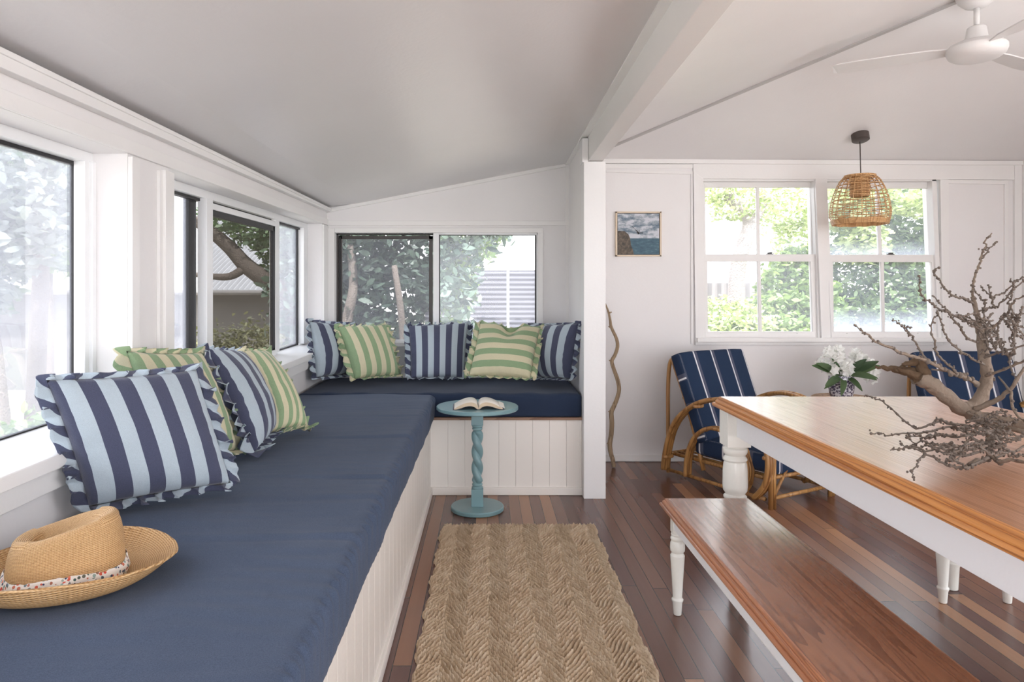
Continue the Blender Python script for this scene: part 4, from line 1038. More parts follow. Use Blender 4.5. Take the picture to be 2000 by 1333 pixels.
# side table with vase and flowers between the chairs
vt = empty('rattan_side_table', (2.43, 4.66, 0)); tag(vt, 'small round rattan table carrying the flower vase, hidden behind the dining table', 'side table')
b = MB(); b.lathe([(.002,.515),(.19,.515),(.20,.522),(.20,.532),(.19,.538),(.002,.538)], (0,0,0), 40); b.build('tabletop', M['rattan'], vt, 2)
for k in range(3):
    a = PI/6+k*2*PI/3; b = MB(); b.tube([(.17*math.cos(a), .17*math.sin(a), 0), (.12*math.cos(a), .12*math.sin(a), .515)], .013); b.build('leg', M['rattan'], vt, True)
VX, VY, VZ = 2.405, 4.64, .539
m_, n_, l_, b_ = nt('mottled_pottery'); vo = nd(n_, 'ShaderNodeTexVoronoi'); vo.inputs['Scale'].default_value = 70; l_.new(coords(n_, l_), vo.inputs['Vector'])
l_.new(ramp(n_, l_, vo.outputs['Distance'], [(.15, srgb(44, 40, 60)), (.45, srgb(96, 90, 110)), (.7, srgb(206, 206, 214))]), b_.inputs['Base Color']); b_.inputs['Roughness'].default_value = .2; M['vase'] = m_
vs_ = MB(); vs_.lathe([(.002,0),(.062,0),(.072,.01),(.080,.06),(.082,.11),(.078,.15),(.072,.150),(.074,.10),(.066,.02),(.002,.016)], (0,0,0), 36)
vase = vs_.build('flower_vase', M['vase'], None, 2); vase.location = (VX, VY, VZ); tag(vase, 'mottled dark and pale round vase holding white flowers', 'vase')
bq = empty('flower_bouquet', (VX, VY, VZ+.10)); tag(bq, 'bunch of white blossoms with broad green leaves in the mottled vase', 'flowers')
def leaf_mesh(L_, w_, droop, curl=.25):
    G = []; n = 9
    for i in range(n+1):
        t = i/n; y = L_*t; ww = w_*math.sin(PI*min(1, t*.93+.05))**.75*(1-.15*t); z = -droop*t*t
        G.append([(x*ww, y, z+curl*ww*abs(x)-.0) for x in (-1, -.5, 0, .5, 1)])
    return G
lr = random.Random(5)
for px, py, L_, w_, dr in ((-.215, .075, .21, .033, .02), (-.11, .05, .19, .030, .015), (-.04, -.01, .17, .028, .03), (.15, .085, .20, .032, .01), (.17, .065, .20, .032, .02), (.09, .02, .17, .028, .05), (-.12, -.03, .17, .022, .06), (.02, -.02, .13, .024, .05), (.12, .13, .15, .026, .0), (-.10, .12, .12, .018, .0), (-.05, -.06, .15, .022, .05), (.05, .02, .18, .028, .06)):
    G = leaf_mesh(L_, w_, dr); me = grid_mesh('leaf', G)
    at = me.attributes.new('tone', 'FLOAT', 'POINT'); at.data.foreach_set('value', [lr.random()*.5]*len(me.vertices))
    o = obj('leaf', me, M['leaf_dark'], bq, True)
    d = Vector((px, lr.uniform(-.12, -.02), py+.0)).normalized(); zz_ = (Vector((0, -.8, .6))-d*d.dot(Vector((0, -.8, .6)))).normalized(); o.rotation_euler = Matrix((d.cross(zz_), d, zz_)).transposed().to_euler(); o.location = d*.03+Vector((0, -.03, .055))
def blossom(c, r):
    G_v = []; G_f = []
    b = MB()
    for k in range(9):
        d = Vector((lr.gauss(0,1), lr.gauss(0,1)-.3, lr.gauss(0,1)+.4)).normalized()
        o0 = Vector(c)+d*r*.55; q = d.to_track_quat('Z', 'Y').to_matrix()
        for p in range(5):
            a = 2*PI*p/5+k; u = q@Vector((math.cos(a), math.sin(a), 0)); v = q@Vector((-math.sin(a), math.cos(a), 0))
            L_ = r*.62; w_ = r*.26
            b.add([o0, o0+u*L_*.5+v*w_+d*.004, o0+u*L_+d*.012, o0+u*L_*.5-v*w_+d*.004], [(0,1,2,3)])
    o = b.build('blossom', M['petal'], bq); at = o.data.attributes.new('tone', 'FLOAT', 'POINT'); at.data.foreach_set('value', [1.0]*len(o.data.vertices))
for c in ((-.115,-.02,.15),(-.14,0,.11),(-.075,.0,.205),(-.03,-.02,.175),(-.055,-.05,.13),(.02,-.05,.12),(-.01,.02,.21),(.09,-.01,.175),(.135,0,.165),(.115,.03,.19),(.19,.0,.12),(.215,.0,.075),(.21,.01,.03),(-.09,-.05,.09),(.0,-.07,.085)):
    blossom((c[0]+.0, c[1], c[2]), .052)
b = MB()
for k in range(7): a = k*.9; b.tube([(.02*math.cos(a), .02*math.sin(a), -.06), (.05*math.cos(a), .03*math.sin(a), .10)], .003, 6)
b.build('stems', M['leaf_mid'], bq, True)

# ================================================================== PENDANT LAMP, CEILING FAN
plc = Vector((2.545, 4.665, 0)); pz = 2.215+.286*(YF-4.665)-.0
lamp = empty('pendant_lamp', (plc.x, plc.y, 2.0)); tag(lamp, 'woven rattan pendant lamp hanging from the ceiling in front of the right window', 'pendant lamp')
zc = pz-2.0+.03
b = MB(); b.lathe([(.002,-.052),(.046,-.052),(.055,-.046),(.056,0.012),(.002,.012)], (0,0,0), 30)
o = b.build('ceiling_rose', M['canopy'], lamp, 2); o.location = (0, 0, zc-.02); o.rotation_euler = (-math.atan(.286)*.9, 0, 0)
b = MB(); b.tube([(0,0,zc-.05), (.006,0,.055)], .0035, 6); b.build('cord', M['canopy'], lamp, True)
zT = 1.25+(572-345)*4.665/F-2.0; zB_ = 1.25+(572-440)*4.665/F-2.0+.02
pr = [(.094, 0), (.124, .04), (.155, .12), (.176, .21), (.184, .29), (.176, .34), (.168, .36)]
Hs = zT-zB_
sp = spline([(r*1.02, zT-h/.36*Hs) for r, h in pr], 8)
b = MB()
for k in range(18):
    f = k/17; i = f*(len(sp)-1); a0 = int(i); a1 = min(a0+1, len(sp)-1); r = sp[a0][0]*(1-(i-a0))+sp[a1][0]*(i-a0); z = sp[a0][1]*(1-(i-a0))+sp[a1][1]*(i-a0)
    n = 72
    b.tube([(r*math.cos(2*PI*j/n)*(1+.004*math.sin(j*3+k)), r*math.sin(2*PI*j/n), z+.0045*math.sin(2*PI*j/n*5+k*1.9)) for j in range(n)], .0031, 5, closed=True)
b.build('woven_ring', M['shade'], lamp, True)
b = MB()
for k in range(22):
    a = 2*PI*k/22; b.tube([(r*math.cos(a), r*math.sin(a), z) for r, z in sp], .0026, 5)
b.build('rib', M['shade'], lamp, True)
b = MB()
for k in range(4):
    r = .171+.002*k; z = zB_-.012+k*.008; n = 60
    b.tube([(r*math.cos(2*PI*j/n), r*math.sin(2*PI*j/n), z+.002*math.sin(j*1.3+k)) for j in range(n)], .0055, 6, closed=True)
b.build('bottom_rim', M['shade'], lamp, True)
b = MB()
for k in range(6):
    r = .094-.014*k; n = 48
    b.tube([(r*math.cos(2*PI*j/n), r*math.sin(2*PI*j/n), zT+.004+k*.001) for j in range(n)], .0065, 6, closed=True)
b.build('top_rim', M['shade'], lamp, True)
b = MB()
for k in range(9):
    z = zT-.002-k*.0155; n = 40
    b.tube([(.060*math.cos(2*PI*j/n), .060*math.sin(2*PI*j/n), z) for j in range(n)], .0062, 6, closed=True)
b.lathe([(.054,-.14),(.056,-.14),(.056,0),(.054,0)], (0,0,zT), 30, cap=False)
b.build('inner_collar', M['shade'], lamp, True)

fan = empty('ceiling_fan', (2.365, 3.30, 2.40)); tag(fan, 'white ceiling fan hanging from the peak of the ceiling, top right', 'ceiling fan')
b = MB(); b.lathe([(.002,.225),(.030,.225),(.050,.235),(.078,.262),(.088,.290),(.090,.33),(.002,.33)], (0,0,0), 36); b.build('canopy', M['fan'], fan, 2)
b = MB(); b.box(-.020,.022,-.0905,-.06,.236,.246); b.rings([(-.02,.02,-.086,-.06,.243),(-.02,.02,-.086,-.06,.247)])
b = MB(); b.tube([(0,0,.12), (0,0,.24)], .0125, 14); b.build('downrod', M['fan'], fan, True)
b = MB(); b.lathe([(.002,.135),(.034,.135),(.040,.130),(.050,.065),(.002,.065)], (0,0,0), 36); b.build('motor_cover', M['fan'], fan, 2)
b = MB(); b.lathe([(.002,-.022),(.070,-.022),(.098,-.016),(.118,-.002),(.126,.018),(.126,.034),(.112,.050),(.085,.062),(.050,.070),(.002,.070)], (0,0,0), 44); b.build('motor_housing', M['fan'], fan, 2)
for k in range(3):
    a = math.radians(30+120*k); b = MB(); prev = []
    for t, w_ in ((.12,.028),(.20,.05),(.34,.06),(.52,.062),(.60,.052),(.62,.03)): prev.append((t, w_))
    vs = []; 
    for t, w_ in prev:
        for sg, tz_ in ((-1, -.008), (1, .008)): vs.append((t*math.cos(a)-sg*w_*math.sin(a), t*math.sin(a)+sg*w_*math.cos(a), .028+tz_))
    b.add(vs, [(2*i, 2*i+1, 2*i+3, 2*i+2) for i in range(len(prev)-1)]); o = b.build('blade', M['fan'], fan); md = o.modifiers.new('t', 'SOLIDIFY'); md.thickness = .006

# ================================================================== PICTURE ON THE WALL
a0 = P(1202.5, 413.5, YF-.024); a1 = P(1292, 501, YF-.024); cx_, cz_ = (a0.x+a1.x)/2, (a0.z+a1.z)/2; hw, hh_ = (a1.x-a0.x)/2, (a0.z-a1.z)/2
pic = empty('framed_painting', (cx_, YF-.026, cz_)); tag(pic, 'small square seascape painting in a pale wooden frame on the white wall', 'painting')
for bx in ((-hw, hw, hh_-.010, hh_), (-hw, hw, -hh_, -hh_+.010), (-hw, -hw+.012, -hh_, hh_), (hw-.012, hw, -hh_, hh_)):
    b = MB(); b.box(bx[0], bx[1], 0, .025, bx[2], bx[3]); b.build('frame', M['frame_wood'], pic, False, .001)
b = MB(); b.box(-hw+.010, hw-.010, .014, .025, -hh_+.008, hh_-.008); b.build('backing', M['canopy'], pic)
iw, ih = hw-.016, hh_-.015
def paintmat(name, stops, sx, sy, sc, det=5):
    m, n, l, bb = nt(name); v = coords(n, l, 'Object', (sx, 1, sy)); l.new(ramp(n, l, noise_t(n, l, v, sc, det, .65), stops), bb.inputs['Base Color']); bb.inputs['Roughness'].default_value = .5; return m
b = MB(); b.box(-iw, iw, .008, .014, -ih, ih); b.build('canvas', paintmat('painted_sky', [(.38, srgb(92, 112, 128)), (.48, srgb(150, 160, 170)), (.56, srgb(196, 200, 208))], 1, 2.2, 11), pic)
b = MB(); b.box(-iw, iw, .0072, .0085, -ih, -.215*ih); b.build('painted_sea', paintmat('painted_sea', [(.35, srgb(40, 74, 92)), (.6, srgb(62, 98, 114)), (.75, srgb(112, 138, 146))], 1, 3.5, 24), pic)
b = MB(); cl = [(-1,-1),(-.22,-1),(-.28,-.75),(-.36,-.55),(-.40,-.22),(-.48,-.02),(-.66,.14),(-1,.16)]
b.add([(x*iw, .0068, z*ih) for x, z in cl]+[(x*iw, .0085, z*ih) for x, z in cl], [tuple(range(len(cl))), tuple(range(2*len(cl)-1, len(cl)-1, -1))]+[(i, i+len(cl), (i+1) % len(cl)+len(cl), (i+1) % len(cl)) for i in range(len(cl))])
b.build('painted_cliff', paintmat('painted_cliff', [(.35, srgb(44, 38, 30)), (.5, srgb(82, 70, 56)), (.7, srgb(120, 106, 90))], 1, 1, 45), pic)
b = MB()
for pts, r in (([(-.30,.38),(-.22,.28),(-.12,.20)], .0012), ([(-.06,.12),(.02,.0)], .0052), ([(-.12,.20),(-.05,.12)], .0022), ([(.02,.08),(.06,.18)], .0014), ([(.03,.05),(.14,.06),(.22,.05)], .0022)):
    b.tube([(x*iw, .0068, z*ih) for x, z in pts], r, 6)
b.build('painted_diver', paint('diver_paint', (.03, .028, .026), .6), pic)

# ================================================================== TALL STICK
pts = [(1180,587),(1184,598),(1189,612),(1192,628),(1194,640),(1204,662),(1206,678),(1201,694),(1195,706),(1199,722),(1206,742),(1209,760),(1206,776),(1199,794),(1194,806),(1195,826),(1194,848),(1191,868),(1193,886),(1197,900),(1199,913)]
rs = [.002,.006,.008,.010,.011,.012,.013,.013,.014,.014,.015,.015,.015,.016,.017,.017,.017,.017,.016,.016,.013]
q = []
for i, (x, y) in enumerate(pts):
    t = i/(len(pts)-1); q.append(tuple(P(x, y, 5.02-.155*t))+(rs[i],))
q = spline(q, 4)
b = MB(); b.tube([c[:3] for c in q], [c[3] for c in q], 9)
for i, sg in ((4,-1),(8,-1),(14,-1),(17,-1),(2,1)):
    c = P(*pts[i], 5.02-.155*i/20); b.tube([c, c+Vector((sg*.022, -.005, .008))], [.010, .003], 6)
o = b.build('driftwood_stick', M['stick'], None, True); tag(o, 'tall crooked driftwood stick leaning on the wall beside the white post', 'stick')

# ================================================================== BARE BRANCH ON THE TABLE
br = MB(); tw = MB(); torn = MB(); kn = MB(); wr_ = random.Random(11)
torn_now = [False]
def limb(pts, r0, r1, knobs=0.0, wob=0.0, n=4, pixel=True):
    if r0 < .0081: r0, r1 = r0*.52, r1*.62
    elif r0 < .0131: r0, r1 = r0*.72, r1*.6
    """pts (px, py, Y) -> tapering knobbly limb"""
    q = [tuple(P(*p)) for p in pts] if pixel else [tuple(p) for p in pts]
    q = spline(q, n); m = len(q); out = []
    for i, c in enumerate(q):
        t = i/(m-1); v = Vector(c)
        if wob and 0 < i < m-1: v += Vector((wr_.gauss(0, wob), wr_.gauss(0, wob), wr_.gauss(0, wob)))*(1.5 if knobs else 1)
        v.z = max(v.z, tz+.004+r1)
        out.append(v)
    rs = [(r0+(r1-r0)*(i/(m-1)))*(1+.10*math.sin(i*2.1+r0*900)) for i in range(m)]
    (torn if torn_now[0] else tw if r0 < .0040 else br).tube(out, rs, 7 if r0 < .01 else 12)
    if knobs:
        L_ = 0; nxt = knobs*.5
        for i in range(1, m):
            d = (out[i]-out[i-1]).length; L_ += d
            if L_ >= nxt:
                k = out[i]+Vector((wr_.gauss(0,1), wr_.gauss(0,1), wr_.gauss(0,1))).normalized()*rs[i]*.9
                s_ = max(rs[i]*1.25, .0037)*wr_.uniform(.8, 1.2)
                kn.ball(k, s_, 7, wr_.uniform(.8, 1.2)); kn.ball(k+Vector((wr_.gauss(0,.003), wr_.gauss(0,.003), wr_.gauss(0,.003))), s_*.7, 6)
                nxt += knobs*.72*wr_.uniform(.7, 1.3)
    return out
T = 2.02
limb([(1790,736,T),(1815,748,T),(1845,772,T),(1880,800,T),(1915,816,T-.02),(1960,826,T-.05),(2020,838,T-.1)], .024, .017, 0, .001)
torn_now[0] = True
limb([(1800,742,T),(1780,730,T+.01),(1757,724,T+.02),(1732,719,T+.03),(1710,716,T+.04)], .021, .003, 0, .002)
limb([(1806,735,T-.01),(1794,708,T),(1780,710,T),(1762,712,T)], .020, .004, 0, .001); limb([(1798,730,T+.02),(1800,704,T+.02),(1785,703,T+.01)], .014, .003); limb([(1800,738,T-.015),(1772,728,T-.01),(1748,722,T)], .015, .003, 0, .002)
torn_now[0] = False
limb([(1880,802,T),(1905,790,T+.02),(1920,768,T+.03),(1928,735,T+.03),(1922,700,T+.03),(1918,660,T+.04),(1914,640,T+.05)], .020, .013, 0, .0008)
limb([(1916,660,T+.04),(1912,630,T+.05),(1905,600,T+.06),(1900,580,T+.06)], .012, .010)
limb([(1902,590,T+.06),(1899,570,T+.06),(1903,548,T+.07),(1907,530,T+.07),(1914,512,T+.08),(1917,502,T+.08),(1922,490,T+.08),(1926,480,T+.09),(1923,472,T+.09),(1931,464,T+.09),(1937,456,T+.1)], .0078, .0028, .024, .001)
limb([(1918,505,T+.08),(1926,494,T+.07),(1930,486,T+.07),(1937,482,T+.06),(1947,471,T+.06)], .005, .0025, .022, .001)
limb([(1901,595,T+.06),(1885,584,T+.03),(1865,580,T+.02),(1850,568,T),(1838,553,T-.01),(1828,540,T-.02),(1822,532,T-.03),(1826,526,T-.03),(1834,524,T-.03)], .007, .0022, .026, .001)
limb([(1908,632,T+.05),(1875,622,T),(1850,610,T-.03),(1832,605,T-.05),(1820,592,T-.06),(1806,584,T-.08),(1798,570,T-.09),(1795,555,T-.1),(1798,538,T-.11)], .007, .0022, .026, .001)
limb([(1915,668,T+.04),(1893,664,T),(1875,640,T-.03),(1862,624,T-.05),(1848,606,T-.06),(1836,592,T-.07),(1822,578,T-.07)], .007, .0024, .024, .001)
limb([(1910,750,T+.03),(1880,735,T-.02),(1850,725,T-.04),(1815,708,T-.06),(1790,698,T-.08),(1760,690,T-.1),(1740,680,T-.12),(1715,670,T-.14),(1700,658,T-.15),(1685,648,T-.16),(1668,634,T-.17)], .0095, .0024, .028, .0008)
limb([(1922,712,T),(1890,695,T-.05),(1868,680,T-.07),(1850,660,T-.09),(1842,640,T-.1),(1836,620,T-.1),(1830,605,T-.1)], .0065, .0024, .026, .001)
limb([(1870,730,T-.04),(1845,706,T-.06),(1830,690,T-.08),(1825,665,T-.1),(1818,645,T-.1),(1822,625,T-.1),(1832,618,T-.09)], .0065, .0024, .024, .001)
limb([(1815,708,T-.06),(1800,690,T-.05),(1788,670,T-.06),(1778,655,T-.08),(1768,645,T-.1),(1755,632,T-.12),(1742,626,T-.13)], .006, .0022, .022, .001)
limb([(1775,650,T-.08),(1770,640,T-.09),(1782,640,T-.09)], .004, .002, .02)
limb([(1820,722,T-.04),(1850,726,T-.02),(1880,735,T)], .005, .006)
limb([(1920,660,T+.04),(1960,620,T+.02),(1975,600,T),(1985,585,T-.01),(2010,575,T-.02)], .008, .003, .022, .001)
limb([(1912,608,T+.05),(1930,602,T+.06),(1945,600,T+.05),(1960,588,T+.04),(1975,572,T+.02),(1985,560,T+.01),(2010,540,T)], .006, .003, .024, .001)
limb([(1945,602,T+.05),(1938,590,T+.06),(1942,578,T+.07),(1962,572,T+.07),(1975,558,T+.06),(1998,542,T+.04)], .005, .003, .022, .001)
limb([(1942,585,T+.06),(1928,572,T+.06),(1920,565,T+.06),(1916,558,T+.06)], .0045, .0022, .02, .001); limb([(1938,590,T+.05),(1932,570,T+.05),(1930,556,T+.05)], .0045, .0022, .02, .001)
limb([(1922,700,T+.02),(1948,690,T-.02),(1972,682,T-.05),(2010,672,T-.08)], .007, .004, .03, .001)
limb([(1925,735,T+.02),(1955,725,T-.02),(1985,712,T-.05),(2015,700,T-.08)], .008, .005, .04, .0008)
limb([(1905,800,T-.02),(1940,785,T-.05),(1965,770,T-.08),(1985,745,T-.1),(2015,700,T-.12)], .012, .006, 0, .001)
limb([(1975,765,T-.1),(1978,790,T-.12),(1990,815,T-.14),(2015,830,T-.15)], .008, .005, .04, .001)
limb([(1950,736,T-.05),(1962,750,T-.08),(1972,764,T-.1)], .004, .006)
# dense knobbly crown to the right
for k in range(26):
    a = wr_.uniform(0, 2*PI); c0 = (wr_.uniform(1915,1965), wr_.uniform(620,700), T+wr_.uniform(-.1,.08))
    if k % 2: c0 = (wr_.uniform(1925,1990), wr_.uniform(600,660), T+wr_.uniform(-.1,.05))
    pts_ = [c0]; x, y, z = c0; dx = math.cos(a)*14; dy = math.sin(a)*14
    for s_ in range(wr_.randint(3, 6)):
        x += dx+wr_.gauss(0,6); y += dy+wr_.gauss(0,6); z += wr_.gauss(0,.015); pts_.append((x, y, z))
    limb(pts_, .0052, .0025, .019, .0012, 3)
# low tangle lying on the table, reaching left and forward
limb([(1930,840,T-.1),(1880,830,T-.14),(1850,828,T-.17),(1838,821,T-.19),(1815,830,T-.21),(1790,838,T-.2),(1765,820,T-.16),(1745,802,T-.12),(1725,786,T-.07),(1708,779,T-.04),(1690,772,T-.0)], .0065, .0026, .026, .0008)
limb([(1900,850,T-.2),(1860,835,T-.2),(1820,842,T-.22),(1790,846,T-.24),(1765,847,T-.25),(1735,851,T-.26),(1718,846,T-.26),(1702,848,T-.26)], .006, .0024, .028, .0008)
limb([(1920,880,T-.35),(1885,890,T-.38),(1850,886,T-.38),(1825,880,T-.36),(1805,884,T-.36),(1785,876,T-.36),(1768,872,T-.35),(1757,867,T-.34)], .006, .0024, .024, .0008)
limb([(1805,882,T-.36),(1785,872,T-.35),(1770,874,T-.36),(1755,878,T-.37),(1739,880,T-.38)], .005, .0024, .02, .0008)
limb([(1890,915,T-.4),(1860,912,T-.41),(1838,904,T-.4),(1825,895,T-.39),(1808,889,T-.39),(1796,898,T-.4),(1790,910,T-.41),(1782,922,T-.42),(1784,932,T-.42)], .006, .0022, .024, .0008)
limb([(1930,895,T-.38),(1905,905,T-.4),(1888,914,T-.42),(1875,906,T-.41),(1860,900,T-.4),(1845,905,T-.4)], .0075, .003, .026, .001)
limb([(1905,805,T-.02),(1925,840,T-.1),(1932,870,T-.2),(1935,890,T-.28),(1905,900,T-.36),(1890,908,T-.4)], .010, .006, .05, .001)
limb([(1930,885,T-.28),(1950,902,T-.34),(1975,900,T-.36),(2010,905,T-.4)], .009, .006, .05, .001)
limb([(1890,805,T-.02),(1910,825,T-.06),(1895,855,T-.14),(1880,875,T-.24),(1862,890,T-.32)], .008, .004, .03, .001)
limb([(1905,815,T-.05),(1945,835,T-.1),(1990,842,T-.15),(2020,850,T-.18)], .013, .010, 0, .001)
limb([(1945,895,T-.33),(1980,880,T-.32),(2015,865,T-.3)], .006, .004, .03, .001)
for k in range(34):
    c0 = (wr_.uniform(1860,1990), wr_.uniform(818,880), 0); Yc = max(1.45, (H-tz-.05)*F/(c0[1]-CY+25)); c0 = (c0[0], c0[1], min(Yc, T-.02)+wr_.uniform(-.08,.05))
    a = wr_.uniform(PI*.75, PI*1.35) if k % 3 else wr_.uniform(-.6, .6); x, y, z = c0; pts_ = [c0]; dx = math.cos(a)*16; dy = -math.sin(a)*5
    for s_ in range(wr_.randint(3, 6)):
        x += dx+wr_.gauss(0,5); y += dy+wr_.gauss(0,6); z += wr_.gauss(0,.02); pts_.append((x, y, z))
    limb(pts_, .0050, .0025, .021, .0012, 3)
root = empty('bare_branch', tuple(P(1900, 880, T-.2)[:2])+(tz,)); tag(root, 'knobbly bare grey branch centrepiece lying on the dining table', 'branch')
ro = root.location
for bb_, nm, mt in ((br, 'limb', M['drift']), (tw, 'twig', M['twig']), (torn, 'torn_splinter', M['torn']), (kn, 'knob', M['knob'])):
    bb_.v = [(v[0]-ro.x, v[1]-ro.y, max(v[2], tz+.001)-ro.z) for v in bb_.v]; bb_.build(nm+'s', mt, root, True)

# ================================================================== OUTSIDE
b = MB(); b.box(-9, 12, -12, -2.61, -.16, -.06); b.box(4.16, 12, -2.6, 5.0, -.16, -.06); struct(b.build('unseen_bounce_slab', M['unseen_bounce_slab']))  # pale slab out of view, added to bounce sunlight onto the ceilings
b = MB(); b.box(-40, 40, -30, 60, -.75, -.65)
tag(b.build('garden_ground', M['ground']), 'pale dry garden ground outside the windows', 'ground', None, 'structure')
def foliage(name, blobs, n, size, mat, label, cat, group=None, seed=0, trunks=(), bark='bark'):
    """blobs: (centre, radii); leaf blades scattered through them"""
    rg = np.random.default_rng(seed); C = []; 
    vol = np.array([r[0]*r[1]*r[2] for c, r in blobs])**.8; vol = vol/vol.sum()
    for (c, r), w_ in zip(blobs, vol):
        m = int(n*w_); d = rg.standard_normal((m, 3)); d /= np.linalg.norm(d, axis=1, keepdims=True)
        rad = rg.uniform(.35, 1, (m, 1))**.45
        clump = .85+.3*np.sin(d[:, :1]*9+seed)*np.sin(d[:, 1:2]*8+1)*np.sin(d[:, 2:]*9+2)
        C.append(np.array(c)+d*rad*clump*np.array(r))
    C = np.concatenate(C); m = len(C)
    a = rg.standard_normal((m, 3)); a /= np.linalg.norm(a, axis=1, keepdims=True); a[:, 2] = a[:, 2]*.6-.2
    b_ = np.cross(a, rg.standard_normal((m, 3))); b_ /= np.linalg.norm(b_, axis=1, keepdims=True)
    s = size*rg.uniform(.6, 1.3, (m, 1)); nn = np.cross(a, b_)
    v = np.stack([C-a*s, C-a*s*.35+b_*s*.36+nn*s*.12, C+a*s*.35+b_*s*.33+nn*s*.12, C+a*s, C+a*s*.35-b_*s*.33+nn*s*.12, C-a*s*.35-b_*s*.36+nn*s*.12], 1).reshape(-1, 3)
    me = bpy.data.meshes.new(name); me.vertices.add(6*m); me.vertices.foreach_set('co', v.ravel())
    me.loops.add(6*m); me.loops.foreach_set('vertex_index', np.arange(6*m, dtype=np.int32)); me.polygons.add(m); me.polygons.foreach_set('loop_start', np.arange(0, 6*m  , 6, dtype=np.int32))
    try: me.polygons.foreach_set('loop_total', np.full(m  , 6, dtype=np.int32))
    except Exception: pass
    me.update(calc_edges=True)
    tone = np.repeat(np.clip(rg.beta(1.3, 2.2, m), 0, 1), 6); at = me.attributes.new('tone', 'FLOAT', 'POINT'); at.data.foreach_set('value', tone)
    c0 = blobs[0][0]; e = empty(name, (c0[0], c0[1], -.65)); tag(e, label, cat, group)
    off = np.array([c0[0], c0[1], -.65]); v2 = (v-off); me.vertices.foreach_set('co', v2.ravel().astype(np.float32)); me.update()
    obj('foliage', me, mat, e)
    for pts_, r0, r1 in trunks:
        q = spline([tuple(p) for p in pts_], 5); b = MB(); k = len(q)
        b.tube([(p[0]-off[0], p[1]-off[1], p[2]-off[2]) for p in q], [r0+(r1-r0)*i/(k-1) for i in range(k)], 10); b.build('trunk', M[bark], e, True)
    return e
def X(px, Y): return (px-CX)/F*Y
def Z(py, Y): return H-(py-CY)/F*Y
def pt(px, py, Y): return (X(px, Y), Y, Z(py, Y))
# seen through the far sleep-out window
foliage('broadleaf_tree', [(pt(740,520,8), (1.0,.7,1.1)), (pt(700,450,8), (.9,.6,.8)), (pt(830,480,8.3), (.9,.6,.9)), (pt(800,600,7.8), (1.0,.6,.7)), (pt(640,560,8), (.8,.6,1.2)), (pt(900,430,8.5), (.8,.6,.6)), (pt(760,380,8.3), (1.4,.6,.6))], 8000, .075, M['leaf_grey2'] if 'leaf_grey2' in M else M['leaf_dark'],
        'dense leafy tree beyond the left pane of the far bench window', 'tree', 'garden trees', 1, [((pt(690,700,8.2)), 0, 0)][:0] or [([pt(672,760,7.4), pt(676,640,7.4), pt(690,560,7.5), pt(684,480,7.6)], .07, .04), ([pt(790,700,7.2), pt(782,600,7.2), pt(770,520,7.3)], .04, .03)])
foliage('light_tree', [(pt(920,470,9.5), (.45,.5,.5)), (pt(880,520,9.3), (.35,.5,.5)), (pt(900,570,9.2), (.25,.4,.35)), (pt(955,450,9.8), (.35,.4,.3)), (pt(885,640,8.5), (.25,.3,.3))], 1500, .075, M['leaf_mid'],
        'pale thin-leaved tree beyond the right pane of the far bench window', 'tree', 'garden trees', 2, [([pt(905,740,9.4), pt(912,600,9.4), pt(915,480,9.5)], .05, .03)])
def corrugated(bb, x0, x1, z0, z1, Y, pitch=.09, amp=.018, horiz=True):
    n = int(((z1-z0) if horiz else (x1-x0))/pitch*6); vs = []; 
    for i in range(n+1):
        t = i/n; d = amp*math.sin(2*PI*t*n/6)
        if horiz: z = z0+(z1-z0)*t; vs += [(x0, Y+d, z), (x1, Y+d, z)]
        else: x = x0+(x1-x0)*t; vs += [(x, Y+d, z0), (x, Y+d, z1)]
    bb.add(vs, [(2*i, 2*i+1, 2*i+3, 2*i+2) for i in range(n)])
b = MB(); corrugated(b, X(830,12), X(1200,12), -.7, Z(528,12), 12, .085, .007)
o = b.build('corrugated_fence', M['fence']); tag(o, 'grey corrugated metal fence beyond the right pane of the far bench window', 'fence'); 
b = MB(); p_ = pt(992,700,10.5); b.box(p_[0]-.018, p_[0]+.018, 10.4, 10.44, -.65, Z(530,10.5))
tag(b.build('garden_post', M['trim']), 'slim white post standing in front of the corrugated fence', 'post')
# seen through the sash windows
foliage('gum_tree', [(pt(1440,395,9), (.5,.5,.3)), (pt(1540,400,9.5), (.55,.5,.5)), (pt(1560,470,9.5), (.45,.4,.35)), (pt(1400,375,9), (.3,.3,.2))], 3200, .042, M['leaf_lime'],
        'pale sunlit tree with a leaning trunk beyond the left sash window', 'tree', 'garden trees', 3,
        [([pt(1442,760,9), pt(1440,640,9), pt(1438,560,9), pt(1446,500,9), pt(1464,440,9), pt(1450,410,9), pt(1420,380,9), pt(1400,340,9)], .12, .07), ([pt(1462,450,9), pt(1490,400,9), pt(1500,340,9)], .06, .04)], 'bark_pale')
foliage('lime_bush', [(pt(1410,632,8), (.5,.5,.36)), (pt(1470,640,8), (.4,.5,.36)), (pt(1380,645,8), (.3,.4,.33)), (pt(1440,660,7.6), (.6,.5,.35))], 7000, .042, M['leaf_lime'], 'yellow-green low bush outside the lower left sash pane', 'bush', 'garden bushes', 4)
foliage('green_bush', [(pt(1540,560,8.4), (.42,.5,.5)), (pt(1570,530,8.4), (.35,.5,.4)), (pt(1520,630,8), (.45,.5,.45)), (pt(1590,620,8), (.4,.5,.6)), (pt(1550,660,7.6), (.5,.4,.3))], 7000, .05, M['leaf_mid'], 'rounded green bush filling the lower right pane of the left sash window', 'bush', 'garden bushes', 5)
